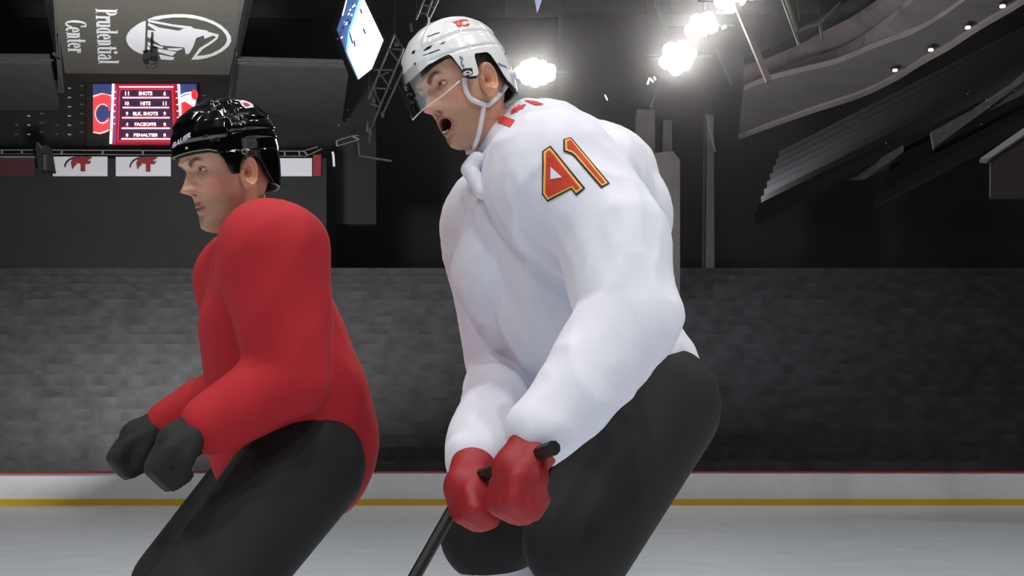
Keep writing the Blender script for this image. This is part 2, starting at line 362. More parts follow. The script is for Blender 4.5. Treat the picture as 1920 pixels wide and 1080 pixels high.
# step lights of the dark end stand
def dot(px, py, w, m, label, grp):
    c = at(px, py, Yw-0.04); k = Yw/FPX
    mb = MB(); mb.box((-w*k, -0.05, -0.8*k), (w*k, 0.1, 0.8*k)); o = mb.link('step_light', m); o.location = c
    return tag(o, label, 'light', grp)
proto = {}
ORD = ['topmost', 'second from top', 'third from top', 'fourth from top', 'fifth from top', 'sixth from top']
def dots(lst, w, m, label, grp):
    """label holds {} for the place of each light in its column"""
    for i, (px, py) in enumerate(lst):
        wd = ORD[i] if i < len(lst)-1 or len(lst) == 1 else 'lowest'
        if grp not in proto: proto[grp] = dot(px, py, w, m, label.format(wd), grp)
        else:
            o = proto[grp].copy(); o.location = at(px, py, Yw-0.04); C.objects.link(o); o['label'] = label.format(wd)
zc = lambda X, Y: (X/5.294, 100+Y/5.294)
dots([zc(690, y) for y in (351, 443, 535, 626, 718, 810)], 2.4, E_dot, 'bright dot step light, {} in the brighter column left of the video board', 'bright step lights beside the video board')
dots([zc(812, y) for y in (328, 420, 511, 603, 694, 786)], 3.8, E_dim, 'dim dash step light, {} in the column touching the video board', 'dim step lights beside the video board')
dots([zc(287, y) for y in (626, 717, 808)], 2.4, E_dot, 'bright dot step light, {} of three under the left grey panel', 'bright step lights under the left panel')
dots([zc(414, y) for y in (603, 694, 786)], 3.8, E_dim, 'dim dash step light, {} of three under the left grey panel', 'dim step lights under the left panel')
dots([zc(165, y) for y in (716, 808)], 2.4, E_dim, 'faint step light, {} of the pair nearest the left edge', 'faint step lights at the left edge')
dots([zc(565, y) for y in (720, 808)], 2.4, E_dim, 'faint step light, {} of the pair between the two bright columns', 'faint step lights between the columns')
dots([(634, 199), (634, 217), (635, 235)], 1.5, E_dot, 'tiny step light, {} of three under the hanging screen', 'step lights under the hanging screen')
dots([(652, 207), (652, 225)], 1.3, E_dim, 'tiny dim step light, {} of the pair right of the three brighter ones', 'dim step lights under the hanging screen')
dots([(383, 180), (385, 197)], 3.5, E_dim, 'dim step light, {} of the pair just right of the video board', 'dim step lights right of the video board')

# railing and banners along the balcony under the video board
def railing(label, top, bot, posts, Y, r=0.035):
    rt = thing('railing', at(*bot[0], Y), label, 'railing')
    for ln in (top, bot):
        for a, b in zip(ln[:-1], ln[1:]): MB().bar(at(*a, Y), at(*b, Y), r).link('rail', M_steel2, rt)
    for a, b in posts: MB().bar(at(*a, Y), at(*b, Y), r*1.8).link('post', M_steel2, rt)
    return rt
railing('steel railing at the far left above the dark red ledge', [(-30, 281.5), (63, 281.5)], [(-30, 289), (65, 289)], [((4, 281), (4, 289)), ((41, 281), (41, 289))], 60)
railing('steel railing above the white banners left of the black helmet', [(90, 281.5), (330, 282.5)], [(90, 289), (330, 291)], [((116, 281), (116, 289)), ((193, 281), (193, 290)), ((268, 282), (268, 291))], 60)
railing('steel railing right of the black helmet, bent upward at its end', [(515, 283.5), (569, 283.5), (596, 275)], [(515, 293), (574, 293), (604, 279)], [((534, 283), (534, 293)), ((561, 283), (562, 293)), ((569, 283), (577, 291))], 60, 0.03)
railing('short sloped railing below the hanging screen', [(631, 264), (660, 255), (673, 254)], [(632, 274), (673, 262)], [((660, 255), (673, 262)), ((631, 264), (632, 274))], 60, 0.03)
rt = thing('handrail', at(624, 304, 59), 'white curved handrail end beside the red banner', 'railing')
capsule_tube([at(623.5, 285, 59), at(625, 290, 59), at(626.5, 312, 59)], 0.06, 6).link('tube', M_signw, rt)
capsule_tube([at(672, 266, 60), at(674, 292, 60), at(697, 296, 60), at(735, 302, 60)], 0.06, 6)
rt = thing('cable_tray', at(674, 292, 60), 'grey angled conduit dropping below the short sloped railing', 'pipe')
capsule_tube([at(672, 266, 60), at(674, 292, 60), at(697, 296, 60), at(735, 302, 60)], 0.06, 6).link('conduit', M_steel, rt)
def banner(x0, x1, y0, label, emblem=None, m=M_white):
    rt = thing('banner', at((x0+x1)/2, 330, 59.5), label, 'banner')
    MB().slab([at(x0, y0, 59.5), at(x1, y0, 59.5), at(x1, 330, 59.5), at(x0, 330, 59.5)], (0, 1, 0), 0.1).link('cloth', m, rt)
    if emblem is not None:
        ex = emblem; f = lambda a, b: at(ex+a, y0+b, 59.38)
        flatpoly([arcp(0, 20, 25, 19, 2.4, 2, 180, 300), arcp(5, 13, 14, 10, 6, 5, 150, 330)], f, (0, -1, 0), 0.03).link('emblem_outline', M_ink, rt)
        flatpoly([[(-12, 12), (-8, 4), (0, 1.5), (6, 3), (12, 1.0), (24, 1), (27, 3), (20, 6), (18, 10), (25, 9), (22, 14), (14, 14), (14, 28), (6, 28), (6, 14), (-2, 12), (-6, 18), (-10, 24)]], f, (0, -1, 0), 0.05).link('emblem', M_red, rt)
banner(99, 201, 293.5, 'white banner with red horned emblem, second from the left edge', 146)
banner(217, 320, 294, 'white banner with red horned emblem just left of the black helmet', 268)
banner(517, 585, 296.5, 'plain white banner just right of the black helmet')
banner(587, 602, 290, 'narrow dark red banner beside the plain white banner', None, M_red)
banner(-40, 66, 295, 'dark maroon banner at the far left edge', None, mat('banner_maroon', rgb(58, 18, 28), 0.7))
MB().slab([at(-40, 292.5, 59.4), at(70, 292.5, 59.4), at(70, 295.5, 59.4), at(-40, 295.5, 59.4)], (0, 1, 0), 0.4).link('trim_2', M_steel2)['kind'] = 'structure'
rt = thing('ceiling_post', at(80, 300, 58.5), 'dark post between the two left railings', 'post')
MB().slab([at(66, 272, 58.5), at(89, 272, 58.5), at(97, 320, 58.5), at(72, 320, 58.5)], (0, 1, 0), 0.6).link('shaft', M_black, rt)
MB().bar(at(70, 268, 58.4), at(79, 278, 58.4), 0.08).link('bracket', M_steel, rt)
MB().bar(at(84, 290, 58.3), at(85, 318, 58.3), 0.1).link('bracket', M_steel, rt)

# ------------------------------------------------------------------ hanging video screen (seen edge-on from below)
YH = 30.0
hs = thing('hanging_screen', at(676, 150, YH), 'bright bluish white hanging video screen above the truss, left of the white helmet', 'screen')
zh = lambda X, Y: (560+X/3.553, Y/3.553)
nH = Vector((0.55, -1, -0.25)).normalized(); pH = at(680, 75, YH)
def hp(X, Y, d=0): return onplane(*zh(X, Y), pH+nH*d, nH)
E_hw = emat('screen_rink_white', rgb(236, 246, 255), 1.15); E_hb = emat('screen_crowd_blue', rgb(70, 100, 150), 0.7); E_hc = emat('screen_cyan', rgb(120, 220, 255), 1.1)
MB().slab([hp(345, -60, -.3), hp(262, 195, -.3), hp(398, 535, -.3), hp(500, 470, -.3), hp(580, 268, -.3), hp(440, -30, -.3)], -nH, 0.5).link('housing', M_black, hs)
MB().slab([hp(350, -60), hp(330, -10), hp(262, 195), hp(300, 290), hp(330, 380), hp(400, 530), hp(490, 460), hp(567, 268), hp(440, 0), hp(415, -60)], -nH, 0.1).link('screen', E_hb, hs)
MB().slab([hp(425, -60, .05), hp(400, 10, .05), hp(332, 210, .05), hp(318, 340, .05), hp(400, 528, .05), hp(488, 458, .05), hp(565, 268, .05), hp(440, 3, .05)], -nH, 0.02).link('picture', E_hw, hs)
flatpoly([[(425, -60), (400, 10), (332, 210), (318, 340), (326, 360), (340, 215), (410, 8), (432, -50)]], lambda a, b: hp(a, b, .09), nH, .02).link('picture_edge', E_hc, hs)
for a, b in (((335, 210), (360, 290)), ((430, 190), (445, 225)), ((370, 270), (375, 310)), ((410, 60), (420, 90))):
    MB().bar(hp(*a, .1), hp(*b, .1), 0.018).link('picture_figure', R_bl, hs)
for i in range(26):
    t = random.random(); X = 390-110*t+random.uniform(-30, 15); Y = 10+250*t
    MB().bar(hp(X, Y, .06), hp(X+6, Y+4, .06), random.uniform(0.02, 0.05)).link('picture_speck', random.choice((E_hw, R_vi, R_bl)), hs)
MB().bar(hp(322, -10, .1), hp(292, 105, .1), 0.018).link('edge_light', R_wh, hs)

# ------------------------------------------------------------------ trusses
def truss(label, lines, Y, r, m=M_steel, cat='truss'):
    rt = thing('truss', at(*lines[0][0], Y), label, cat)
    for a, b in lines[:3]: MB().bar(at(*a, Y), at(*b, Y), r*1.3).link('chord', m, rt)
    for a, b in lines[3:]: MB().bar(at(*a, Y), at(*b, Y), r).link('rung', m, rt)
    hanger(at(*lines[0][0], Y), rt); hanger(at(*lines[0][1], Y), rt)
    return rt
L = lambda *p: [(zh(p[i], p[i+1]), zh(p[i+2], p[i+3])) for i in range(0, len(p), 4)]
M_tr = mat('truss_grey', rgb(66, 70, 74), 0.5, metal=0.1, noise_amt=0.2, nscale=3)
truss('dark ladder truss leaning between the hanging screen and the white helmet', L(640, 225, 465, 660, 700, 320, 485, 850, 735, 380, 560, 760, 600, 325, 700, 332, 500, 465, 622, 467, 498, 585, 575, 592, 640, 230, 700, 325, 600, 330, 690, 440, 530, 470, 610, 590, 500, 590, 545, 700, 520, 520, 600, 480, 480, 690, 540, 712, 480, 850, 470, 950), 40, 0.030, M_tr)
truss('short steep truss end above the white helmet visor', L(835, 0, 783, 130, 890, 0, 850, 110, 930, 0, 835, 200, 800, 90, 860, 90, 815, 30, 900, 50), 42, 0.032, M_tr)
for i, (x, y, w, h_) in enumerate(((868, 140, 7, 24), (752, 190, 9, 30), (655, 295, 16, 12), (462, 860, 10, 34), (560, 770, 9, 18), (500, 670, 10, 14))):
    lb = ['small white lamp tip by the truss above the visor', 'slim grey spotlight beside the truss left of the helmet vents', 'round spotlight at the head of the ladder truss', 'grey cylinder lamp at the foot of the ladder truss', 'pair lamp right of the foot of the ladder truss', 'small spotlight on the left chord of the ladder truss'][i]
    rt = thing('spotlight', at(*zh(x, y), 39.9), lb, 'spotlight')
    k = 39/FPX/3.553
    MB().bar(at(*zh(x-2, y-h_), 39.9), at(*zh(x+2, y+h_*.6), 39.9), w*k, 8, w*k*1.25).link('barrel', M_signw if i == 0 else M_tr, rt)
    MB().bar(at(*zh(x-2, y-h_*1.5), 39.95), at(*zh(x, y-h_*.5), 39.95), w*k*.35, 6).link('yoke', M_steel, rt)
# beams around the floodlights at the top right
z6 = lambda X, Y: (1200+X/3.553, Y/3.553)
def beams(label, pts, Y, r, m):
    rt = thing('roof_truss', at(*z6(*pts[0][0]), Y), label, 'truss')
    for a, b in pts: MB().bar(at(*z6(*a), Y), at(*z6(*b), Y), r).link('beam', m, rt)
    for a, b in pts: hanger(at(*z6(*a), Y), rt)
beams('warm grey slanted roof beam running down right from the topmost floodlight', [((640, 20), (858, 545))], 48, 0.16, mat('beam_warm', rgb(66, 50, 52), 0.8))
beams('greenish slanted roof beam at the upper right of the floodlights', [((945, -20), (1060, 300)), ((970, -20), (1050, 210)), ((1060, 205), (1190, 160)), ((1190, 160), (1330, 20)), ((1200, 165), (1215, 260))], 48, 0.07, mat('beam_green', rgb(60, 66, 56), 0.8))
beams('thin grey roof cable truss above the left floodlight of the row', [((85, -20), (180, 250)), ((110, -20), (190, 240))], 50, 0.04, M_tr)
beams('thin grey roof truss below the floodlight row', [((510, 330), (610, 560)), ((440, 760), (500, 1010)), ((150, 490), (70, 720))], 50, 0.05, M_tr)

# ------------------------------------------------------------------ floodlight banks
FLOOD_W = 420
def flood(px, py, Y, cells, r, label):
    rt = thing('floodlight_bank', at(px, py, Y), label, 'floodlight', 'arena floodlight banks')
    c0 = at(px, py, Y); d = (Vector((0, 2, 1))-c0).normalized()
    u = Vector((1, 0, 0)); w = d.cross(u).normalized(); u = w.cross(d).normalized()
    for (a, b) in cells:
        c = c0+u*a+w*b
        MB().bar(c-d*0.5, c, r*0.5, 14, r*1.12).link('housing', M_steel, rt)
        MB().bar(c+d*0.0, c+d*0.04, r, 16, r).link('lens', E_flood, rt)
    MB().bar(c0-d*0.6-u*1.4, c0-d*0.6+u*1.4, 0.05).link('mounting_bar', M_steel, rt)
    hanger(c0-d*.6-u*1.3, rt, .012); hanger(c0-d*.6+u*1.3, rt, .012)
    l = bpy.data.lights.new('floodlight_beam', 'SPOT'); l.energy = FLOOD_W; l.spot_size = math.radians(150); l.spot_blend = .6; l.shadow_soft_size = .4; l.color = (1, .95, .9)
    lo = bpy.data.objects.new('floodlight_beam', l); C.objects.link(lo); lo.location = c0+d*.5; lo.rotation_euler = d.to_track_quat('-Z', 'Y').to_euler()
flood(1003, 135, 52, [(-.66, -.02), (-.4, .24), (-.37, -.28), (-.06, .0), (-.04, .36), (.0, -.40), (.3, .26), (.34, -.3), (.36, .0), (.66, .1), (.62, -.16), (-.2, .18), (.15, -.15)], 0.25, 'huge bright floodlight bank just behind the white helmet')
flood(1270, 105, 50, [(-.45, -.25), (-.3, .25), (.0, -.05), (.2, .35), (.3, -.3), (.5, .1), (-.05, -.5)], 0.30, 'lowest floodlight bank of the bright diagonal row')
flood(1315, 48, 50, [(-.42, -.2), (-.2, .2), (.05, -.15), (.25, .3), (.42, -.05)], 0.28, 'middle floodlight bank of the bright diagonal row')
flood(1370, 3, 50, [(-.4, .0), (-.1, .25), (.0, -.2), (.35, .1)], 0.28, 'topmost floodlight bank cut by the upper edge')
rt = thing('spotlight', at(1222, 152, 48), 'small white sparkling fixture below the lowest floodlight bank', 'spotlight')
for a, b in ((( -8, 6), (-4, -6)), ((-2, -4), (3, 2)), ((4, -8), (7, -2))):
    MB().bar(at(1222+a[0], 152+a[1], 48), at(1222+b[0], 152+b[1], 48), 0.035, 6).link('lamp', emat('sparkle', (1, .97, .9, 1), 0.8), rt)
rt = thing('spotlight', at(1137, 182, 48), 'small lone pale fixture above the jersey shoulder', 'spotlight')
MB().bar(at(1134, 178, 48), at(1139, 188, 48), 0.03, 6).link('lamp', emat('pale_fix', (1, .97, .9, 1), 0.25), rt)
rt = thing('spotlight', at(1357, 51, 48), 'small lamp right of the middle floodlight bank', 'spotlight')
MB().bar(at(1354, 53, 48), at(1361, 49, 48), 0.06, 6).link('lamp', E_small, rt)
rt = thing('hanging_banner', at(1008, 0, 46), 'pale pointed pennant tip hanging at the upper edge behind the helmet', 'banner')
MB().slab([at(1001, -12, 46), at(1020, -12, 46), at(1007, 24, 46)], (0, 1, 0), .05).link('cloth', mat('pennant', rgb(170, 180, 215), 0.6), rt)

# ------------------------------------------------------------------ upper deck at the right
def smooth_curve(pts, n):
    out = []
    P = [pts[0]]+list(pts)+[pts[-1]]
    seg = len(pts)-1
    for k in range(n+1):
        t = k/n*seg; i = min(int(t), seg-1); f = t-i
        p0, p1, p2, p3 = [Vector((*P[i+j], 0)) for j in range(4)]
        q = 0.5*((2*p1)+(-p0+p2)*f+(2*p0-5*p1+4*p2-p3)*f*f+(-p0+3*p1-3*p2+p3)*f**3)
        out.append((q.x, q.y))
    return out
CURV = {
 'low': ([(1385, 262), (1450, 238), (1528, 211), (1612, 184), (1680, 152), (1725, 124), (1781, 93), (1838, 56), (1920, 8), (2080, -95)]),
 'lip': ([(1385, 256), (1450, 231), (1528, 203), (1612, 175), (1680, 143), (1725, 115), (1781, 84), (1838, 47), (1920, -1), (2080, -104)]),
 'mid': ([(1395, 170), (1440, 152), (1500, 136), (1570, 119), (1640, 90), (1714, 62), (1767, 31), (1810, 0), (1880, -50), (1990, -130)]),
 'b':   ([(1395, 160), (1440, 143), (1500, 122), (1570, 102), (1627, 70), (1683, 28), (1714, 0), (1760, -35), (1810, -75), (1900, -140)]),
 'c':   ([(1395, 132), (1440, 118), (1500, 93), (1542, 70), (1598, 42), (1640, 14), (1660, 0), (1700, -30), (1740, -60), (1800, -110)]),
 'd':   ([(1395, 110), (1440, 92), (1500, 62), (1542, 40), (1584, 16), (1607, 0), (1640, -24), (1670, -46), (1700, -66), (1750, -100)]),
}
def strip(name, a, za, b, zb, m, parent, n=36, t=0.25):
    A = [onz(x, y, za) for x, y in smooth_curve(CURV[a], n)]; B = [onz(x, y, zb) for x, y in smooth_curve(CURV[b], n)]
    mb = MB()
    for i in range(n): mb.slab([A[i], A[i+1], B[i+1], B[i]], (0, 0, 1), t)
    return mb.link(name, m, parent)
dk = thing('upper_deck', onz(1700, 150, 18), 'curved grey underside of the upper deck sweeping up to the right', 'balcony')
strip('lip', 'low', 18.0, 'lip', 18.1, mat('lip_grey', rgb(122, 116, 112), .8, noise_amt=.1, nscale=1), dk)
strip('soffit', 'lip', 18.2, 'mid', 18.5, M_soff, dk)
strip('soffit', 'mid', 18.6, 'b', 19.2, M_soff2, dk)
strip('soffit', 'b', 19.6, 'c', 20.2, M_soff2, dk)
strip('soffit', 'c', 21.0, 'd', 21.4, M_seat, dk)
for dn, (px, py) in zip(('lowest and leftmost', 'second from the left', 'third from the left', 'rightmost and highest'), ((1678, 129), (1745, 90.5), (1814.5, 48.5), (1879.5, 8.5))):
    if 'dl' not in proto:
        rt = thing('downlight', onz(px, py, 18.1), 'glowing downlight in the curved grey soffit, '+dn+' of four', 'downlight', 'downlights under the upper deck'); proto['dl'] = rt
        c = onz(px, py, 18.1)
        MB().bar(c-Vector((0, 0, .10)), c, .10, 12).link('lens', E_small, rt); MB().bar(c-Vector((0, 0, .04)), c+Vector((0, 0, .05)), .17, 12).link('trim_ring', M_ink, rt)
        dl0 = c
    else:
        r2 = proto['dl'].copy(); C.objects.link(r2); r2.location = onz(px, py, 18.1); r2['label'] = 'glowing downlight in the curved grey soffit, '+dn+' of four'
        for ch in proto['dl'].children:
            c2 = ch.copy(); C.objects.link(c2); c2.parent = r2
            c2.matrix_parent_inverse = ch.matrix_parent_inverse.copy()
z7 = lambda X, Y: (1500+X/3.552, Y/3.552)
# lower tier fascias on the right
fs = thing('stand_fascia', at(*z7(890, 930), 36), 'dark grey balcony front slanting up to the right edge', 'balcony')
def fpoly(pts, Y0, slope, m, name, parent, t=0.4):
    # the stand comes nearer to the camera towards the right
    q = [at(*z7(x, y), Y0-(x-500)*slope) for x, y in pts]
    MB().slab(q, (0.3, 1, 0), t).link(name, m, parent)
M_f = mat('fascia_grey', rgb(88, 86, 92), .8, noise_amt=.3, nscale=2.5)
fpoly([(870, 880), (1140, 735), (1145, 800), (890, 985)], 36, .006, M_f, 'front_panel', fs)
fpoly([(1140, 735), (1400, 560), (1492, 480), (1640, 360), (1640, 430), (1492, 540), (1400, 610), (1145, 800)], 36, .006, M_f, 'front_panel', fs)
fpoly([(300, 1180), (500, 1070), (690, 965), (690, 1010), (600, 1080), (420, 1180)], 36, .006, M_f, 'front_panel', fs)
fs2 = thing('stand_fascia', at(*z7(1300, 1000), 30), 'pale narrow ledge at the right edge below the grey balcony front', 'balcony')
fpoly([(1200, 1055), (1492, 850), (1640, 750), (1640, 795), (1492, 897), (1250, 1060)], 30, .004, mat('ledge_grey', rgb(150, 146, 150), .7), 'ledge', fs2)
fpoly([(1270, 1060), (1492, 905), (1700, 760), (1700, 1300), (1270, 1300)], 30.2, .004, mat('ledge_brown', rgb(46, 38, 38), .8), 'front_panel', fs2)
# dark stepped seats between the fascias
M_tier = mat('tier_dark', rgb(7, 7, 10), .85, noise_amt=.5, nscale=2)
def tier(label, rows, Y0, dY):
    rt = thing('seating_tier', at(*z7(*rows[0][0]), Y0), label, 'stand')
    for k, (a, b) in enumerate(rows):
        Y = Y0+k*dY
        MB().slab([at(*z7(*a), Y), at(*z7(*b), Y-5), at(*z7(b[0], b[1]+60), Y-5), at(*z7(a[0], a[1]+60), Y)], (0.3, 1, 0), 0.6).link('row', M_tier, rt)
tier('dark seating rows on the right below the upper deck', [((-300+k*20, 1410-k*50), (1700, 430-k*45)) for k in range(9)], 38, 1.2)
tier('dark seating rows on the right below the grey balcony front', [((500+k*20, 1300-k*40), (1750, 640-k*30)) for k in range(6)], 34, 0.5)
# glowing specks painted as glints, standing in for spectators in the dark stand
for i, (X, Y, w) in enumerate(((1115, 625, 4), (1130, 605, 3), (1240, 665, 5), (1257, 716, 5), (1427, 601, 3), (570, 955, 9), (585, 975, 6), (335, 840, 8), (390, 812, 10), (485, 785, 10), (268, 992, 3), (1205, 830, 8))):
    p = at(*z7(X, Y), 33.5-(X-500)*.005); k = 33/FPX/3.552*w
    lb = ['tiny pale glint in the dark seats left of the pair below the upper deck', 'tiny pale glint above its twin in the dark seats', 'round pale glint at the upper end of the handrail line', 'small pale glint at the lower end of the handrail line', 'pinpoint glint nearest the right edge of the dark stand',
          'teal glint above the lower left balcony front', 'small teal glint below its wider twin', 'leftmost faint glint under the deck lip', 'middle faint glint under the deck lip', 'rightmost faint glint under the deck lip', 'pinpoint glint low in the dark stand', 'dim glint under the grey balcony front'][i]
    m = E_dim if i > 4 else E_dot
    if i in (5, 6): m = emat('teal_glint', rgb(40, 74, 76), 0.7)
    if i in (7, 8, 9): m = emat('faint_glint', rgb(48, 46, 46), 0.7)
    mb = MB(); mb.bar(p, p+Vector((k*0.9, 0, k*.4)), k*0.7, 8, k*.5); tag(mb.link('painted_glint', m), lb, 'light')
rt = thing('handrail', at(*z7(1300, 700), 33), 'thin pale handrail among the dark seats near the right edge', 'railing')
MB().bar(at(*z7(1265, 725), 33), at(*z7(1400, 632), 32), .02, 6).link('tube', M_signw, rt)
# big dark structural mass behind the jersey (columns of the far corner)
M_col = mat('column_grey', rgb(92, 88, 88), .85, noise_amt=.2, nscale=.7)
for x0, x1, y0, lb in ((1190, 1230, 205, 'wide grey concrete column behind the jersey shoulder'), (1240, 1262, 225, 'narrow grey concrete column right of the wide one'), (1322, 1340, 215, 'slim grey column standing alone left of the dark stand')):
    rt = thing('column', at((x0+x1)/2, 420, 60), lb, 'column')
    MB().slab([at(x0+4, y0, 60), at(x1-2, y0, 60), at(x1, 590, 60), at(x0, 590, 60)], (0, 1, 0), 1.2).link('shaft', M_col, rt)
tag(MB().slab([at(1215, 300, 56), at(1228, 287, 56), at(1262, 283, 56), at(1275, 300, 56), at(1275, 590, 56), at(1215, 590, 56)], (0, 1, 0), 1).link('camera_platform', M_col), 'low grey box platform at the foot of the columns', 'platform')
# ------------------------------------------------------------------ PEOPLE
def sst(x, a, b):
    t = np.clip((x-a)/(b-a), 0, 1); return t*t*(3-2*t)
def gau(x, c, s): return np.exp(-((x-c)/s)**2)
ZK = [-.140, -.134, -.125, -.112, -.098, -.080, -.060, -.045, -.020, 0.0, .020, .040, .065, .085, .103, .112, .116]
FK = [.060, .074, .083, .0865, .085, .087, .0905, .0925, .0935, .0960, .105, .106, .097, .077, .052, .027, .003]
BK = [-.020, -.004, .010, .028, .045, .062, .075, .083, .092, .097, .099, .098, .090, .075, .050, .026, .003]
WK = [.012, .025, .035, .043, .049, .055, .060, .064, .069, .072, .074, .0745, .071, .061, .042, .022, .003]
NZ = (-.042)
def head_mesh(mouth=True, nth=420, nz=330):
    th = np.linspace(-math.pi, math.pi, nth, endpoint=False)
    u = np.linspace(0, 1, nz); z = -.140+.256*(0.5-0.5*np.cos(math.pi*(u*0.86+0.07)))/1.0
    z = -.140+(z-z[0])*(.256/(z[-1]-z[0]))
    F = np.interp(z, ZK, FK); B = np.interp(z, ZK, BK); Wd = np.interp(z, ZK, WK)
    for _ in range(5):      # smooth the profiles a little
        for A in (F, B, Wd): A[1:-1] = (A[:-2]+A[1:-1]*2+A[2:])/4
    T, Z = np.meshgrid(th, z); F = F[:, None]; B = B[:, None]; Wd = Wd[:, None]
    c0 = (F-B)/2; h = (F+B)/2; c = np.cos(T); s = np.sin(T); n = 2.25
    f = c0+h*np.sign(c)*np.abs(c)**(2/n); sd = Wd*np.sign(s)*np.abs(s)**(2/n)
    fr = sst(c, 0.15, 0.55)
    a = np.abs(sd)
    d = np.zeros_like(f)
    # nose
    tz = np.clip((0.004-Z)/(0.004-NZ), 0, 1.0)
    ridge = (0.004+0.028*tz**1.15)*sst(Z, NZ-.016, NZ+.003)*sst(-Z, -.030, -.002)
    d += ridge*np.exp(-(a/(0.0070+0.0085*tz))**2.2)
    d += .010*np.exp(-(((a-.0125)/.0062)**2+((Z+.041)/.0075)**2))
    d -= .010*np.exp(-(((a-.0075)/.0035)**2+((Z+.0515)/.0028)**2))       # nostrils
    # sockets, brow, cheekbones
    d -= .0085*np.exp(-(((a-.031)/.0155)**2+((Z-.000)/.0105)**2))
    d += .0060*np.exp(-(((a-.026)/.020)**2+((Z-.0195)/.0075)**2))
    d += .0050*np.exp(-(((a-.050)/.016)**2+((Z+.028)/.014)**2))
    d -= .0030*np.exp(-(((a-.045)/.012)**2+((Z+.075)/.020)**2))
    d += .0030*np.exp(-((a/.012)**2+((Z+.0565)/.006)**2))
    d += .0060*np.exp(-((a/.020)**2+((Z+.124)/.010)**2))                 # chin
    ZM = -.082
    if mouth:
        rr = np.sqrt((a/.0215)**2+((Z-ZM)/.0165)**2)
        d += .0065*np.exp(-((rr-1.12)/.26)**2)*(1.0-.25*sst(a, .012, .024))
        d -= .030*sst(-rr, -.95, -.70)
        lip = np.exp(-((rr-1.13)/.22)**4); inside = sst(-rr, -.98, -.86)
    else:
        d += .006*np.exp(-((a/.020)**2+((Z-ZM-.006)/.005)**2))+.006*np.exp(-((a/.018)**2+((Z-ZM+.006)/.005)**2))
        rr = np.sqrt((a/.024)**2+((Z-ZM)/.011)**2); lip = sst(-rr, -1.1, -.9); inside = gau(Z, ZM, .0012)*sst(-a, -.022, -.018)
    f = f+d*fr
    col = np.zeros(f.shape+(4,)); col[..., 3] = 1
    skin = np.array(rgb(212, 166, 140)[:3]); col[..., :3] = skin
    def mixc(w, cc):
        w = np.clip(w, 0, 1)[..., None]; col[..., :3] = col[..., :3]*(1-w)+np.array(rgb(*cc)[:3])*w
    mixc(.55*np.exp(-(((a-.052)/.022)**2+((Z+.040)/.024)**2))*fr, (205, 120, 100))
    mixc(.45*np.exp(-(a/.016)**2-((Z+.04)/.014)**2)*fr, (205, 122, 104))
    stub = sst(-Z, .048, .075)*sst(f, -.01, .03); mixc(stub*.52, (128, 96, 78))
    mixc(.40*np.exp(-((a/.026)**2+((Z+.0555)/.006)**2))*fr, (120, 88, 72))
    mixc(.55*np.exp(-(((a-.031)/.017)**2+((Z+.001)/.0095)**2))*fr, (150, 104, 88))  # eye shading: shade of the sockets painted into the skin colour
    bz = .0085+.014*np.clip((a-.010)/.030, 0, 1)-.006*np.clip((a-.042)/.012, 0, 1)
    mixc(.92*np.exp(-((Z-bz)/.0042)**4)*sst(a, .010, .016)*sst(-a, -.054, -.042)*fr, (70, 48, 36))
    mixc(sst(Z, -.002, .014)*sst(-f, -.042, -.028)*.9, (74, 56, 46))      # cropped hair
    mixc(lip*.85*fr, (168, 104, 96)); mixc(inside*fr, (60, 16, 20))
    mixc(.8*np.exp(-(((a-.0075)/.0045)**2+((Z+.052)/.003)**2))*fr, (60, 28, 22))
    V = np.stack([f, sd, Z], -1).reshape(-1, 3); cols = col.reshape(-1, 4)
    faces = []
    idx = np.arange(nth*nz).reshape(nz, nth)
    A = idx[:-1]; Bq = idx[1:]; r = lambda q: np.roll(q, -1, axis=1)
    faces = np.stack([A, r(A), r(Bq), Bq], -1).reshape(-1, 4).tolist()
    faces.append(list(idx[0][::-1])); faces.append(list(idx[-1]))
    return V, faces, cols
def ear_mesh(side):
    """auricle: a shallow shell with rolled rim, in head coordinates (f, s, u)"""
    nr, nt = 26, 72; V = []; Cc = []
    for i in range(nr):
        rho = i/(nr-1)
        for j in range(nt):
            t = 2*math.pi*j/nt
            ax = .0175 if math.sin(t) > -0.2 else .0175*(1-.16*min(1, (-math.sin(t)-.2)*1.25))
            x = -ax*rho*math.cos(t); y = .0375*rho*math.sin(t)
            hgt = .010*math.exp(-((rho-.80)/.13)**2)*(1-.75*max(0, -math.cos(t))**2*(1 if math.sin(t) < .5 else 0.3))
            hgt += .0050*math.exp(-((rho-.46)/.14)**2)*(1 if math.cos(t) > -0.3 else .2)
            hgt -= .008*math.exp(-(((x-.004)/.006)**2+((y+.003)/.009)**2))
            hgt += .005*math.exp(-(((x-.0125)/.004)**2+((y+.003)/.006)**2))      # tragus
            hgt += .004*min(1, max(0, (-.014-y)/.010))
            base_ = .008+.010*(-x/.0185*.5+.5)
            if rho > .97: base_, hgt = 0.001, 0
            V.append((x*1.0-.004, side*(.068+base_+hgt), y-.0200))
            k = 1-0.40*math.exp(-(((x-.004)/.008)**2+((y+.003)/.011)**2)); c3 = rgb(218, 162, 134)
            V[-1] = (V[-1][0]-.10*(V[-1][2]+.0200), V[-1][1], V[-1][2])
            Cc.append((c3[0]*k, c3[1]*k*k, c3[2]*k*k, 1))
    F = [(i*nt+j, i*nt+(j+1) % nt, (i+1)*nt+(j+1) % nt, (i+1)*nt+j) for i in range(nr-1) for j in range(nt)]
    if side < 0: F = [q[::-1] for q in F]
    return np.array(V), F, np.array(Cc)
def set_cols(me, cols):
    ca = me.color_attributes.new('col', 'FLOAT_COLOR', 'POINT'); ca.data.foreach_set('color', np.asarray(cols, dtype=np.float32).ravel())
def xf(M, V): return V@np.array(M.to_3x3()).T+np.array(M.translation)
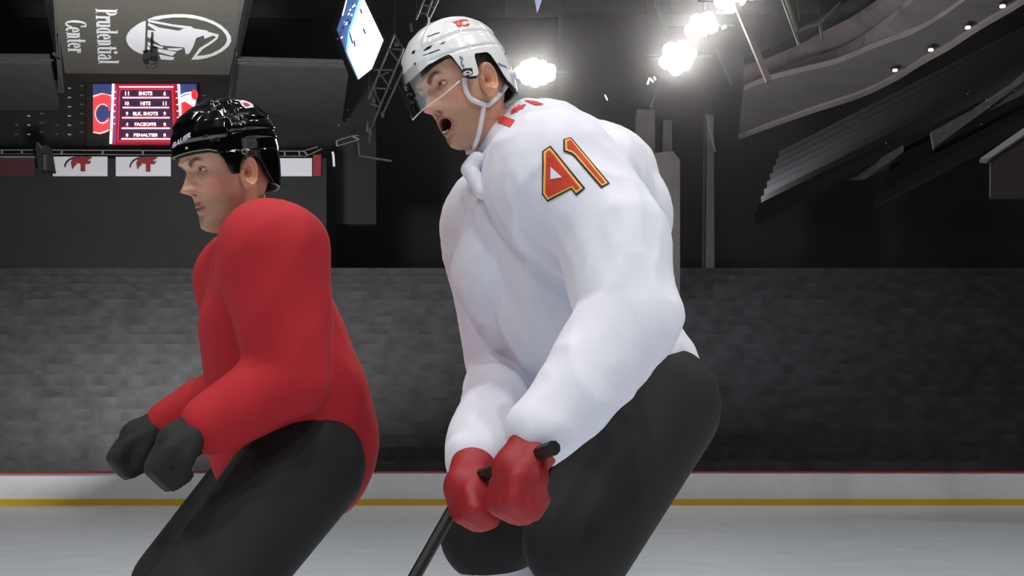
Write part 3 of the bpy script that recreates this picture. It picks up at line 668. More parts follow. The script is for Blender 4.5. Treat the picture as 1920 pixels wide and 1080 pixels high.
def frame(origin, yaw, pitch, roll=0, scale=1.0):
    y, p = math.radians(yaw), math.radians(pitch)
    F = Vector((-math.cos(y)*math.cos(p), -math.sin(y)*math.cos(p), -math.sin(p)))
    L = Vector((math.sin(y), -math.cos(y), 0)); U = F.cross(L)
    R = Matrix.Rotation(math.radians(roll), 3, F); L = R@L; U = R@U
    M = Matrix((F, L, U)).transposed().to_4x4()*1.0
    for i in range(3):
        for j in range(3): M[i][j] *= scale
    M.translation = origin; return M
def blob_mesh(chains, voxel, it=10, fac=0.6):
    """union of round-ended tapering limbs -> one continuous surface"""
    bm = bmesh.new()
    ico = bmesh.new(); bmesh.ops.create_icosphere(ico, subdivisions=3, radius=1)
    iv = np.array([v.co[:] for v in ico.verts]); fi = [[v.index for v in f.verts] for f in ico.faces]; ico.free()
    V = []; Fc = []
    for ch in chains:
        for (p0, r0), (p1, r1) in (zip(ch[:-1], ch[1:]) if len(ch) > 1 else [(ch[0], ch[0])]):
            p0, p1 = Vector(p0), Vector(p1); L_ = (p1-p0).length; n = max(1, int(L_/(min(r0 if not hasattr(r0, '__len__') else min(r0), r1 if not hasattr(r1, '__len__') else min(r1))*.22)))
            for i in range(n+1):
                t = i/n; p = p0.lerp(p1, t)
                R0 = np.array(r0 if hasattr(r0, '__len__') else (r0,)*3); R1 = np.array(r1 if hasattr(r1, '__len__') else (r1,)*3)
                k = len(V)*len(iv); V.append(iv*(R0*(1-t)+R1*t)+np.array(p)); Fc += [[a+k for a in q] for q in fi]
    bm.free()
    me = mesh_np(np.concatenate(V), Fc); o = bpy.data.objects.new('b', me); C.objects.link(o)
    m = o.modifiers.new('r', 'REMESH'); m.mode = 'VOXEL'; m.voxel_size = voxel
    s = o.modifiers.new('s', 'SMOOTH'); s.factor = fac; s.iterations = it
    dg = bpy.context.evaluated_depsgraph_get(); out = bpy.data.meshes.new_from_object(o.evaluated_get(dg))
    bpy.data.objects.remove(o); bpy.data.meshes.remove(me); return out
def co(me):
    a = np.empty(len(me.vertices)*3); me.vertices.foreach_get('co', a); return a.reshape(-1, 3)
def nrm(me):
    a = np.empty(len(me.vertices)*3); me.vertex_normals.foreach_get('vector', a); return a.reshape(-1, 3)
def displace(me, fn):
    a = co(me); n = nrm(me); d = fn(a); me.vertices.foreach_set('co', (a+n*d[:, None]).ravel()); me.update()
def folds(a, scale, amp, stretch=(1, 1, .35), seed=0):
    st = Vector(stretch)
    return np.array([(1-abs(noise.noise(Vector((p[0]*st.x, p[1]*st.y, p[2]*st.z))*scale+Vector((seed, 0, 0)))*2)) for p in a])*amp
def faces_of(me): return [tuple(p.vertices) for p in me.polygons]
def bvh_of(me, M=None): return BVHTree.FromPolygons([v.co.copy() for v in me.vertices], faces_of(me))
def hit(bvh, px, py, off=0, fallback=None):
    d = ray(px, py).normalized(); loc, n, i, dist = bvh.ray_cast(CAM, d)
    if loc is None: return (at(px, py, fallback) if fallback else None)
    if n.dot(d) > 0: n = -n
    return loc+n*off
def decal(name, polys, bvh, m, off, parent, maxe=3.0, fb=None):
    bm = bmesh.new()
    for p in polys:
        vs = [bm.verts.new((x, y, 0)) for x, y in p]
        for tr in tessellate_polygon([[Vector((x, y, 0)) for x, y in p]]):
            try: bm.faces.new([vs[i] for i in tr])
            except ValueError: pass
    for _ in range(7):
        L_ = [e for e in bm.edges if (e.verts[0].co-e.verts[1].co).length > maxe]
        if not L_: break
        bmesh.ops.subdivide_edges(bm, edges=L_, cuts=1); bmesh.ops.triangulate(bm, faces=bm.faces[:])
    dead = []
    for v in bm.verts:
        q = hit(bvh, v.co.x, v.co.y, off, fb)
        if q is None: dead.append(v)
        else: v.co = q
    bmesh.ops.delete(bm, geom=dead, context='VERTS')
    me = bpy.data.meshes.new('m'); bm.to_mesh(me); bm.free()
    return link(name, me, m, parent, True)
def ribbon(name, path, w, bvh, off, m, parent, fb, th=.0025):
    """strap laid over the surface along a pixel path; w is the width in pixels"""
    P = smooth_curve(path, 8*len(path)); V = []; n = len(P)
    last = None
    pts = []
    for i, (x, y) in enumerate(P):
        a = P[max(0, i-1)]; b = P[min(n-1, i+1)]; t = Vector((b[0]-a[0], b[1]-a[1])); t.normalize(); nx, ny = -t.y, t.x
        row = []
        for s_ in (-1, 0, 1):
            q = hit(bvh, x+nx*w*s_/2, y+ny*w*s_/2, off)
            if q is None: q = at(x+nx*w*s_/2, y+ny*w*s_/2, last if last else fb)
            row.append(q)
        dep = sorted(r.y for r in row)[1]; last = dep if last is None else last*.6+dep*.4
        pts.append([at(x+nx*w*s_/2, y+ny*w*s_/2, last) for s_ in (-1, 0, 1)])
    mb = MB()
    for r in pts:
        d = (r[1]-CAM).normalized(); mb.v += [r[0], r[1]-d*th*.6, r[2], r[2]+d*th, r[1]+d*th*.6, r[0]+d*th]
    for i in range(n-1):
        a, b = 6*i, 6*i+6
        for k in range(6): mb.f.append((a+k, a+(k+1) % 6, b+(k+1) % 6, b+k))
    mb.f.append(tuple(range(5, -1, -1))); mb.f.append(tuple(range(6*n-6, 6*n)))
    o = mb.link(name, m, parent, True); return o

# helmet shell in head coordinates
HZ = [-.085, -.06, -.03, 0, .03, .055, .080, .100, .118, .132, .142, .147, .149]
HF = [.098, .106, .113, .118, .1205, .119, .112, .101, .085, .063, .038, .018, .002]
HB = [.100, .110, .117, .121, .123, .121, .114, .103, .087, .066, .040, .019, .002]
HW = [.084, .087, .0895, .091, .0915, .0895, .0845, .0765, .065, .049, .030, .015, .002]
def helmet(M, rim, panels, nth=560, nz=200, grow=0.0):
    th = np.linspace(-math.pi, math.pi, nth, endpoint=False)
    td = np.degrees(th)
    zl = np.interp(np.abs(td), [p[0] for p in rim], [p[1] for p in rim])
    zl = (np.roll(zl, 1)+zl*2+np.roll(zl, -1))/4
    u = np.linspace(0, 1, nz)[:, None]
    Z = .149-(.149-zl[None, :])*(1-np.cos(u*math.pi/2))**1.0*1.0
    Z = .149-(.149-zl[None, :])*(0.35*u+0.65*u*u)
    F = np.interp(Z, HZ, HF)+grow; B = np.interp(Z, HZ, HB)+grow; Wd = np.interp(Z, HZ, HW)+grow
    T = np.broadcast_to(th[None, :], Z.shape); c, s = np.cos(T), np.sin(T); n = 2.2
    c0 = (F-B)/2; h = (F+B)/2
    f = c0+h*np.sign(c)*np.abs(c)**(2/n); sd = Wd*np.sign(s)*np.abs(s)**(2/n); k = 1.0
    V = np.stack([f, sd, Z], -1)
    d = panels(f, sd, Z, T)
    cen = np.array([0, 0, .02]); nn = (V-cen)/np.linalg.norm(V-cen, axis=-1, keepdims=True)
    V = V+nn*d[..., None]
    idx = np.arange(nth*nz).reshape(nz, nth); A = idx[:-1]; Bq = idx[1:]; r = lambda q: np.roll(q, -1, axis=1)
    faces = np.stack([A, Bq, r(Bq), r(A)], -1).reshape(-1, 4).tolist(); faces.append(list(idx[0]))
    return V.reshape(-1, 3), faces, idx
def inside_poly(x, y, poly):
    ins = np.zeros(x.shape, bool); n = len(poly)
    for i in range(n):
        x0, y0 = poly[i]; x1, y1 = poly[(i+1) % n]
        if y0 == y1: continue
        c = ((y0 > y) != (y1 > y)) & (x < (x1-x0)*(y-y0)/(y1-y0)+x0); ins ^= c
    return ins
def solid_shell(V, faces, th):
    """add an inner skin so the helmet rim has thickness"""
    me = mesh_np(V, faces); o = bpy.data.objects.new('t', me); C.objects.link(o)
    m = o.modifiers.new('s', 'SOLIDIFY'); m.thickness = th; m.offset = -1
    dg = bpy.context.evaluated_depsgraph_get(); out = bpy.data.meshes.new_from_object(o.evaluated_get(dg))
    bpy.data.objects.remove(o); return out

M_skin = mat('skin', rgb(210, 160, 135), 0.48, attr='col', noise_amt=.07, nscale=160, bump=.25, spec=.4); sss(M_skin, .12)
M_whp = mat('helmet_white', rgb(236, 238, 240), 0.22, coat=.5, attr='col', spec=.5)
M_blp = mat('helmet_black', rgb(9, 9, 10), 0.10, coat=1.0, attr='col', spec=.7)
M_foam = mat('helmet_liner', rgb(20, 20, 22), 0.8)
M_jw = mat('jersey_white', rgb(228, 230, 242), 0.85, noise_amt=.02, nscale=300, bump=.12, sheen=.2)
M_jr = mat('jersey_red', rgb(176, 24, 36), 0.85, noise_amt=.05, nscale=300, bump=.12)
M_strap = mat('strap_white', rgb(222, 222, 232), 0.6)
M_vis = clear_mat('visor_clear', 0.55)
M_edge = mat('visor_edge_highlight', rgb(240, 244, 250), 0.08, spec=1.0, coat=1)  # white bead colour paints the highlight along the clear visor's lower edge
M_eye = mat('eye_white', rgb(225, 220, 214), 0.15, attr='col', coat=.6)
M_dr = mat('flag_red', rgb(222, 60, 64), .8); M_num = mat('number_red', rgb(206, 62, 42), .8); M_yel = mat('number_yellow', rgb(250, 196, 92), .8)
M_out = mat('number_outline', rgb(40, 34, 44), .8); M_glove = mat('glove_red', rgb(150, 22, 30), .6); M_pant = mat('pants_black', rgb(20, 20, 22), .8)
M_lace = mat('metal_screw', rgb(150, 152, 156), .3, metal=1); M_org = mat('decal_orange', rgb(235, 120, 50), .6); M_dcr = mat('decal_red', rgb(190, 34, 28), .6); M_dark = mat('decal_black', rgb(16, 16, 18), .5)

def eye(M, side, parent):
    n = 22; R = .0122; c = np.array([.0748, side*.031, -.001]); V = []; F = []; cols = []
    g = np.array([1.0, side*.06+.05, .03]); g /= np.linalg.norm(g)
    for i in range(n+1):
        for j in range(2*n):
            a = math.pi*i/n; b = math.pi*j/n; v = np.array([math.cos(a), math.sin(a)*math.cos(b), math.sin(a)*math.sin(b)]); V.append(c+R*v)
            dd = math.acos(max(-1, min(1, v@g)))
            cols.append(rgb(12, 12, 14) if dd < .20 else rgb(92, 98, 84) if dd < .50 else rgb(50, 50, 46) if dd < .56 else rgb(226, 216, 208))
    for i in range(n):
        for j in range(2*n): F.append((i*2*n+j, i*2*n+(j+1) % (2*n), (i+1)*2*n+(j+1) % (2*n), (i+1)*2*n+j))
    me = mesh_np(xf(M, np.array(V)), F); set_cols(me, cols); link('eye', me, M_eye, parent, True)
    return c
def lids(side):
    """eyelids as part of the body skin: two spherical shells over the eyeball"""
    V = []; F = []; cols = []
    c = np.array([.0748, side*.031, -.001]); R = .0138
    for lo, hi in ((11, 88), (-86, -17)):
        k = len(V); nb, na = 28, 12
        for i in range(na+1):
            for j in range(nb+1):
                az = math.radians(-95+190*j/nb); mid = max(0, math.cos(az*.95))**.6 if math.cos(az) > 0 else 0
                e0 = lo*mid if lo > 0 else lo; e1 = hi*mid if lo < 0 else hi
                if lo < 0: e0, e1 = -86, -17*mid
                el = math.radians(e0+(e1-e0)*i/na)
                edge = (i == 0 and lo > 0) or (i == na and lo < 0)
                r = R-(.0012 if edge else 0)
                V.append(c+r*np.array([math.cos(el)*math.cos(az), math.cos(el)*math.sin(az), math.sin(el)]))
                cols.append(rgb(70, 45, 38) if edge and lo > 0 else rgb(128, 82, 72) if edge else rgb(172, 122, 104) if lo > 0 else rgb(176, 126, 108))
        F += [(k+i*(nb+1)+j, k+i*(nb+1)+j+1, k+(i+1)*(nb+1)+j+1, k+(i+1)*(nb+1)+j) for i in range(na) for j in range(nb)]
    return np.array(V), F, np.array(cols)

def build_body(root, M, mouth, limb_chains, nth=420, nz=330):
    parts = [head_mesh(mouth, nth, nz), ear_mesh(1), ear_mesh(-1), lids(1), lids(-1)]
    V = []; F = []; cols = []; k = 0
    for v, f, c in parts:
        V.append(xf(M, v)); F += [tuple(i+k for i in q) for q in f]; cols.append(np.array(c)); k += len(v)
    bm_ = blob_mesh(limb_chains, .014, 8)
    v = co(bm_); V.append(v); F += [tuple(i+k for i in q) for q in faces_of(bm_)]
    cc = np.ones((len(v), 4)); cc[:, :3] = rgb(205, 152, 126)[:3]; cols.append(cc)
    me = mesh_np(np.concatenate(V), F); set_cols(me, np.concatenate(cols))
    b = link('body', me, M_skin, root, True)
    eye(M, 1, b); eye(M, -1, b)
    return b

def skate(foot, fwd, parent, m):
    f = Vector((fwd.x, fwd.y, 0)).normalized(); up = Vector((0, 0, 1))
    b = blob_mesh([[(foot-f*.05+up*.02, .052), (foot+f*.09-up*.015, .048), (foot+f*.17-up*.025, .040)], [(foot-f*.04+up*.14, .055), (foot-f*.05+up*.02, .052)]], .010, 4)
    o = link('skate', b, m, parent, True)
    z0 = foot.z
    s = Vector((-f.y, f.x, 0))*.004
    p = [foot-f*.12, foot+f*.20]
    MB().slab([Vector((p[0].x, p[0].y, .0))-s, Vector((p[1].x, p[1].y, .0))-s, Vector((p[1].x, p[1].y, z0-.035))-s, Vector((p[0].x, p[0].y, z0-.035))-s], s, .008).link('blade', M_lace, o)
def glove(wrist, knuck, gripdir, parent, m):
    w, k = Vector(wrist), Vector(knuck); d = (k-w).normalized(); g = Vector(gripdir).normalized()
    s = d.cross(g).normalized(); palm_n = s
    ch = [[(w-d*.09, .058), (w, .050)], [(w, .046), (w.lerp(k, .6), .050)]]
    for i, (o_, L_) in enumerate(((-.042, .085), (-.014, .095), (.014, .09), (.042, .075))):
        a = k+g*o_; b = a+d*L_*.45+palm_n*.02; c = b+palm_n*.045-d*.01; e = c-d*.035+palm_n*.0
        ch.append([(a-d*.05, .024), (a, .021), (b, .019), (c, .017), (e, .015)])
    ch.append([(w+d*.02-g*.04, .026), (w+d*.06-g*.06+palm_n*.03, .020), (w+d*.09-g*.045+palm_n*.055, .017)])
    return link('glove', blob_mesh(ch, .008, 3), m, parent, True)

# ================================================================== the player in white
HA = frame(at(869, 161, 2.75), 38, 18, 11, 1.06)
hA = HA.translation.copy()
bodyF = Vector((-.88, -.47, 0)).normalized(); bodyL = Vector((.47, -.88, 0)).normalized()
pel = at(1185, 765, 3.02); 
rootA = thing('person', Vector((pel.x, pel.y, 0)), 'hockey player in white helmet and white jersey with 41, mouth open, leaning forward', 'person')
def J(px, py, Y): return at(px, py, Y)
neckA = J(935, 300, 2.83); shL = J(1058, 350, 2.66); shR = J(925, 420, 2.99); chest = J(1025, 480, 2.86); belly = J(1110, 640, 2.94)
elL = J(1180, 600, 2.52); haL = J(985, 860, 2.38); elR = J(960, 700, 3.02); haR = J(880, 900, 2.62)
hipL = pel+bodyL*.11; hipR = pel-bodyL*.11
knL = hipL+bodyF*.28+bodyL*.10+Vector((0, 0, -.36)); anL = Vector((hipL.x, hipL.y, .12))+bodyL*.14-bodyF*.02
knR = hipR+bodyF*.28-bodyL*.10+Vector((0, 0, -.36)); anR = Vector((hipR.x, hipR.y, .12))-bodyL*.14-bodyF*.02
def limbs(hb, neck, chest, belly, pel, shL, shR, elL, elR, haL, haR, hipL, hipR, knL, knR, anL, anR):
    return [[(hb, .052), (neck, .060), (chest, .12), (belly, .125), (pel, .13)], [(shL, .07), (elL, .046), (haL, .034)], [(shR, .07), (elR, .046), (haR, .034)],
            [(chest, .11), (shL, .07)], [(chest, .11), (shR, .07)],
            [(pel, .12), (hipL, .10), (knL, .062), (anL, .042)], [(pel, .12), (hipR, .10), (knR, .062), (anR, .042)]]
hb = hA-Vector(HA.col[0][:3])*.030-Vector(HA.col[2][:3])*.060
bodyA = build_body(rootA, HA, True, limbs(hb, neckA, chest, belly, pel, shL, shR, elL, elR, haL, haR, hipL, hipR, knL, knR, anL, anR))
bvA = bvh_of(bodyA.data)
# jersey: shoulders, trunk and sleeves in one cloth surface
bp = lambda px, py, Y, r: (at(px, py, Y), r)
chA = [[bp(1040, 345, 2.70, .160)], [bp(1095, 362, 2.80, .160)], [bp(985, 300, 2.88, .098)], [bp(990, 258, 2.80, .087)], [bp(1032, 280, 2.82, .112)], [bp(963, 274, 2.78, .080)], [bp(985, 330, 2.76, .105)],
       [bp(1060, 300, 2.84, .115)], [bp(1120, 345, 2.88, .140)], [bp(1140, 405, 2.88, .145)],
       [bp(1060, 360, 2.68, .145), bp(1140, 450, 2.60, .125), (elL, .105), (elL.lerp(haL, .80), .072)],
       [(shR, .13), (elR, .10), (elR.lerp(haR, .8), .07)],
       [bp(960, 420, 2.88, .11), bp(960, 520, 2.90, .14)],
       [bp(1070, 430, 2.84, .185), bp(1080, 560, 2.88, .20), bp(1130, 680, 2.96, .19), (pel+Vector((0, 0, .05)), .185)]]
jm = blob_mesh(chA, .0075, 7)
displace(jm, lambda a: folds(a, 6, .014, (1, .7, .5), 3)+folds(a, 15, .0050, (1, 1, .5), 9)-.005)
jA = link('jersey', jm, M_jw, rootA, True); bvJ = bvh_of(jm)
# flag patch
flag = [(933, 233), (977, 189), (1024, 190)]
decal('flag_bar', [[(940, 217), (966, 226), (957, 239), (934, 230)]], bvJ, M_dr, .002, jA)
decal('flag_bar', [[(982, 189), (990, 189), (1005, 191), (1020, 196), (1004, 198), (994, 194)]], bvJ, M_dr, .002, jA)
z4 = lambda X, Y: (940+X/6.4, 160+Y/6.4)
decal('maple_leaf', [[z4(*p) for p in ((108, 350), (130, 335), (112, 325), (135, 300), (125, 290), (160, 285), (155, 262), (190, 268), (200, 238), (225, 245), (235, 250), (262, 235), (300, 230), (285, 250), (270, 262), (262, 285), (238, 282), (222, 300), (205, 296), (195, 325), (170, 318), (155, 335))]], bvJ, M_dr, .002, jA, 2)
# sleeve number 41
def num(polys, m, off, nm): decal(nm, [[z4(*p) for p in q] for q in polys], bvJ, m, off, jA, 3)
one_o = [(742, 650), (835, 627), (1300, 1180), (1200, 1240), (880, 870), (840, 835), (745, 797)]
one_y = [(760, 660), (828, 643), (1275, 1180), (1205, 1215), (890, 850), (850, 815), (765, 785)]
one_r = [(785, 680), (825, 665), (1240, 1175), (1205, 1190), (890, 820), (855, 790), (790, 765)]
four_o = [(492, 795), (590, 725), (1010, 1240), (900, 1330), (840, 1250), (560, 1400), (490, 1310)]
four_y = [(512, 803), (585, 750), (980, 1240), (900, 1300), (850, 1230), (560, 1375), (508, 1300)]
four_r = [(540, 815), (582, 785), (945, 1240), (900, 1265), (860, 1205), (570, 1345), (535, 1290)]
decal('number_counter', [[z4(*p) for p in ((596, 985), (600, 1135), (735, 1110))]], bvJ, M_jw, .0046, jA, 3)
num([one_o, four_o], M_out, .0016, 'number_outline'); num([one_y, four_y], M_yel, .0026, 'number_border'); num([one_r, four_r], M_num, .0036, 'number')
# collar
col_m = blob_mesh([[bp(893, 300, 2.72, .020), bp(880, 318, 2.72, .020), bp(905, 360, 2.70, .018)], [bp(893, 300, 2.72, .020), bp(905, 300, 2.76, .014)]], .004, 3)
link('collar', col_m, M_jw, jA, True)
link('undershirt', blob_mesh([[bp(912, 300, 2.78, .030), bp(915, 350, 2.80, .035)]], .006, 3), M_glove, rootA, True)
# lower body
link('pants', blob_mesh([[(pel+Vector((0, 0, .02)), .17), (hipL, .15), (knL+Vector((0, 0, .06)), .125)], [(pel, .17), (hipR, .15), (knR+Vector((0, 0, .06)), .125)]], .012, 6), M_pant, rootA, True)
for kn, an in ((knL, anL), (knR, anR)): link('sock', blob_mesh([[(kn, .085), (kn.lerp(an, .4), .082), (an, .056)]], .010, 5), M_jw, rootA, True)
M_sk = mat('skate_black', rgb(24, 24, 26), .4)
for an in (anL, anR): skate(an, bodyF, rootA, M_sk)
sd_ = (haR-haL).normalized()
glove(haL-(haL-elL).normalized()*.02, haL+(haL-elL).normalized()*.06, sd_, rootA, M_glove)
glove(haR-(haR-elR).normalized()*.02, haR+(haR-elR).normalized()*.06, sd_, rootA, M_glove)
# stick held in both gloves
stk = thing('hockey_stick', Vector((haR.x, haR.y, 0)), 'hockey stick gripped in both gloves of the player in white', 'hockey stick')
s0 = haL-sd_*.10+Vector((0, 0, -.03)); s1 = haR+sd_*.15; dd_ = (haR-haL); tt = (.03-haL.z)/dd_.z if dd_.z < 0 else None
tip = haR+Vector((-.45, -.25, 0)); tip.z = .04
s1 = haR+(haR-(haL-sd_*.1)).normalized()*.02
MB().bar(haL+(haL-haR).normalized()*.12, haR, .014, 8).bar(haR, tip, .013, 8).link('shaft', M_dark, stk)
MB().slab([tip+Vector((0, 0, -.035)), tip+Vector((-.28, -.10, -.035)), tip+Vector((-.29, -.10, .03)), tip+Vector((0, 0, .04))], (.3, -1, 0), .008).link('blade', M_strap, stk)

# helmet, white
rimA = [(0, .031), (18, .034), (32, .040), (42, .043), (50, .046), (56, .046), (58.5, .038), (64.5, -.006), (68, -.013), (77, -.015), (80, -.009), (82, .028), (84, .034), (97, .034), (100, .028), (104, .008), (109, -.018), (114, -.034), (124, -.044), (135, -.048), (180, -.050)]
vents_px = [[(793, 95), (801, 88), (811, 84), (806, 91), (795, 96)], [(825, 84), (829, 80), (835, 78), (831, 82), (826, 84)], [(792, 104), (808, 98), (824, 92), (824, 94), (809, 100), (793, 105)],
            [(800, 69), (812, 64), (824, 60), (824, 62), (812, 66), (801, 70)], [(771, 101), (774, 95), (779, 94), (776, 101)], [(775, 121), (777, 117), (780, 119), (778, 124)],
            [(927, 65), (929, 65), (937, 73), (935, 73)], [(938, 79), (941, 79), (945, 88), (943, 89)], [(945, 102), (949, 95), (950, 100), (946, 103)]]
def panA(f, s, z, T):
    d = np.zeros_like(f); a = np.abs(s)
    d += .0045*sst(-a, -.050-.006*np.cos(T), -.044)*sst(f, -.115, -.08)          # raised central shell
    d += .0035*sst(z, .088-.15*np.maximum(f-.03, 0), .096-.15*np.maximum(f-.03, 0))*sst(a, .035, .045)
    d -= .0025*np.exp(-((z-.052+.25*np.clip(f, -.1, .1)*.2)/.0025)**2)*sst(a, .04, .06)
    d -= .0030*np.exp(-((f+.055-.2*(z-.08))/.003)**2)*sst(a, .03, .045)*sst(-z, -.12, -.10)
    return d
def finish_helmet(root, M, rim, pan, vents, m, base, dark, name='helmet'):
    V, F, idx = helmet(M, rim, pan); Vw = xf(M, V); me0 = mesh_np(Vw, F); n = nrm(me0)
    X, Y = proj(Vw); facing = ((np.array(CAM)-Vw)*n).sum(1) > 0
    cen = np.array(M@Vector((0, 0, .02))); nn = Vw-cen; nn /= np.linalg.norm(nn, axis=1)[:, None]
    facing = ((np.array(CAM)-Vw)*nn).sum(1) > 0
    cols = np.ones((len(V), 4)); cols[:, :3] = rgb(*base)[:3]
    ins = np.zeros(len(V), bool)
    for p in vents: ins |= inside_poly(X, Y, p) & facing
    Vw[ins] -= nn[ins]*.0045; cols[ins, :3] = rgb(*dark)[:3]
    cols[idx[-1], :3] = rgb(*dark)[:3]
    me = solid_shell(Vw, F, .006); nv = len(me.vertices); N = len(V)
    cc = np.ones((nv, 4)); cc[:, :3] = rgb(*dark)[:3]; cc[:N] = cols
    set_cols(me, cc); o = link(name, me, m, root, True)
    b = bvh_of(me)
    for p in vents: decal('vent', [p], b, M_dark, .0012, o, 1.5)
    return o
hmA = finish_helmet(rootA, HA, rimA, panA, vents_px, M_whp, (238, 240, 242), (14, 14, 16))
bvH = bvh_of(hmA.data)
def liner(M, rim, root, drop=.004):
    V, F, idx = helmet(M, [(a, z-drop) for a, z in rim], lambda f, s, z, T: np.zeros_like(f)-.0065, 300, 60)
    Vw = xf(M, V); me = solid_shell(Vw, F, .004); return link('liner', me, M_foam, root, True)
liner(HA, rimA, hmA)
zl3 = lambda X, Y: (760+X/8.31, 20+Y/8.31)
decal('team_mark', [[zl3(*p) for p in ((735, 185), (790, 165), (880, 140), (950, 140), (990, 170), (930, 160), (890, 180), (885, 215), (930, 222), (955, 200), (1010, 205), (985, 240), (930, 245), (880, 240), (840, 262), (800, 240), (790, 205))]], bvH, M_dcr, .0008, hmA, 2)
decal('team_mark', [[zl3(*p) for p in ((800, 190), (850, 170), (830, 200), (870, 215), (830, 245), (805, 225))]], bvH, M_org, .0014, hmA, 2)
decal('ear_clip', [[zl3(*p) for p in ((893, 905), (1040, 895), (1050, 985), (905, 1070), (890, 1040))]], bvH, M_dark, .0012, hmA, 3)
decal('clip_mark', [[zl3(970+62*math.cos(t*.314), 972+34*math.sin(t*.314)) for t in range(20)]], bvH, M_strap, .0024, hmA, 2)
decal('clip_mark', [[zl3(968+28*math.cos(t*.523), 972+13*math.sin(t*.523)) for t in range(12)]], bvH, M_dark, .0032, hmA, 2)
def screw(px, py, bv, par, r=.004, m=M_lace):
    p = hit(bv, px, py, .0005)
    if p is None: return
    d = (CAM-p).normalized(); MB().bar(p-d*.002, p+d*.0015, r, 12).link('screw', m, par)
for (X, Y) in ((868, 740), (885, 850), (1460, 835)): screw(*zl3(X, Y), bvH, hmA, .0035)
for (X, Y) in ((855, 722), (888, 752), (875, 800), (905, 865)): screw(*zl3(X, Y), bvH, hmA, .0018, M_dark)
decal('side_mark', [[zl3(*p) for p in ((1440, 820), (1490, 835), (1575, 870), (1570, 890), (1500, 865), (1445, 845))]], bvH, mat('mark_grey', rgb(120, 122, 126), .5), .001, hmA, 2)
p_ = hit(bvH, 957, 140, .002, 2.8); MB().bar(p_+Vector((0, .01, 0)), p_+(CAM-p_).normalized()*.006, .014, 20, .011).link('rear_dial', M_strap, hmA, True)
# straps
ribbon('ear_loop', [(871, 146), (871, 154), (873, 165), (875, 173), (882, 184), (890, 189), (899, 193), (908, 196), (917, 196), (925, 190), (934, 181), (943, 170), (950, 160), (956, 150)], 9, bvA, .006, M_strap, hmA, 2.68)
ribbon('chin_strap', [(907, 197), (905, 212), (901, 235), (896, 255), (888, 276), (880, 284), (873, 286)], 9.5, bvA, .004, M_strap, hmA, 2.70)
# visor
def visor(M, root):
    V = []; nt, nz = 60, 14
    for i in range(nz+1):
        for j in range(nt+1):
            t = math.radians(-72+144*j/nt); a = abs(t)/math.radians(72)
            zt = .052; zb = -.040+.020*a**3.0; z = zt+(zb-zt)*i/nz
            fx = .010+.121*math.cos(t)**.45-(.002*i/nz); sy = .094*math.copysign(abs(math.sin(t))**.85, t)*(1-.02*i/nz)
            V.append((fx+.0, sy, z))
    F = [(i*(nt+1)+j, i*(nt+1)+j+1, (i+1)*(nt+1)+j+1, (i+1)*(nt+1)+j) for i in range(nz) for j in range(nt)]
    Vw = xf(M, np.array(V)); o = link('visor', mesh_np(Vw, F), M_vis, root, True)
    path = [Vector(Vw[nz*(nt+1)+j]) for j in range(nt+1)]
    capsule_tube(path, .0013, 6).link('visor_rim', M_edge, o, True)
    return o
visor(HA, hmA)
# white mouthguard between the lips
mg = [HA@Vector((.088+.004*math.cos(t*.5), -.010+.012*t/6, -.0945+.0008*abs(t-3))) for t in range(7)]
capsule_tube(mg, .0022, 6).link('mouthguard', M_strap, bodyA, True)

# ================================================================== the player in the black helmet
HB_ = frame(at(428, 316, 2.95), 40, 14, -2, 1.09)
hB = HB_.translation.copy()
bF = Vector((-.93, -.36, 0)).normalized(); bL = Vector((.36, -.93, 0)).normalized()
pelB = hB+Vector((.16, .12, -.72)); rootB = thing('person', Vector((pelB.x, pelB.y, 0)), 'hockey player in glossy black helmet seen in front of the red video board', 'person')
nkB = hB+Vector((.05, .03, -.18)); sLB = nkB+bL*.20+Vector((.02, .02, -.06)); sRB = nkB-bL*.20+Vector((.02, .02, -.06)); chB = nkB+Vector((.05, .03, -.20)); beB = nkB+Vector((.10, .06, -.38))
eLB = sLB+Vector((.05, 0, -.28)); eRB = sRB+Vector((.03, 0, -.28)); haLB = eLB+bF*.22+Vector((0, 0, -.14)); haRB = eRB+bF*.25+Vector((0, 0, -.12))
hLB = pelB+bL*.11; hRB = pelB-bL*.11; kLB = hLB+bF*.24+bL*.08+Vector((0, 0, -.36)); kRB = hRB+bF*.24-bL*.08+Vector((0, 0, -.36))
aLB = Vector((hLB.x, hLB.y, .12))+bL*.12; aRB = Vector((hRB.x, hRB.y, .12))-bL*.12
hbB = hB-Vector(HB_.col[0][:3])*.030-Vector(HB_.col[2][:3])*.060
bodyB = build_body(rootB, HB_, False, limbs(hbB, nkB, chB, beB, pelB, sLB, sRB, eLB, eRB, haLB, haRB, hLB, hRB, kLB, kRB, aLB, aRB), 300, 220)
jb = blob_mesh([[(nkB+Vector((.02, .02, -.07)), .10), (chB, .17), (beB, .20), (pelB+Vector((0, 0, .05)), .21)], [(sLB, .135), (eLB, .10), (eLB.lerp(haLB, .8), .07)], [(sRB, .135), (eRB, .10), (eRB.lerp(haRB, .8), .07)], [(chB+Vector((0, 0, .05)), .14), (sLB, .12)], [(chB+Vector((0, 0, .05)), .14), (sRB, .12)]], .010, 10)
displace(jb, lambda a: folds(a, 7, .008, (1, .7, .6), 5)-.005)
jB = link('jersey', jb, M_jr, rootB, True)
link('pants', blob_mesh([[(pelB, .17), (hLB, .15), (kLB+Vector((0, 0, .06)), .125)], [(pelB, .17), (hRB, .15), (kRB+Vector((0, 0, .06)), .125)]], .012, 6), M_pant, rootB, True)
for kn, an in ((kLB, aLB), (kRB, aRB)): link('sock', blob_mesh([[(kn, .085), (kn.lerp(an, .4), .082), (an, .056)]], .010, 5), M_jr, rootB, True); skate(an, bF, rootB, M_sk)
gd = (haRB-haLB).normalized()
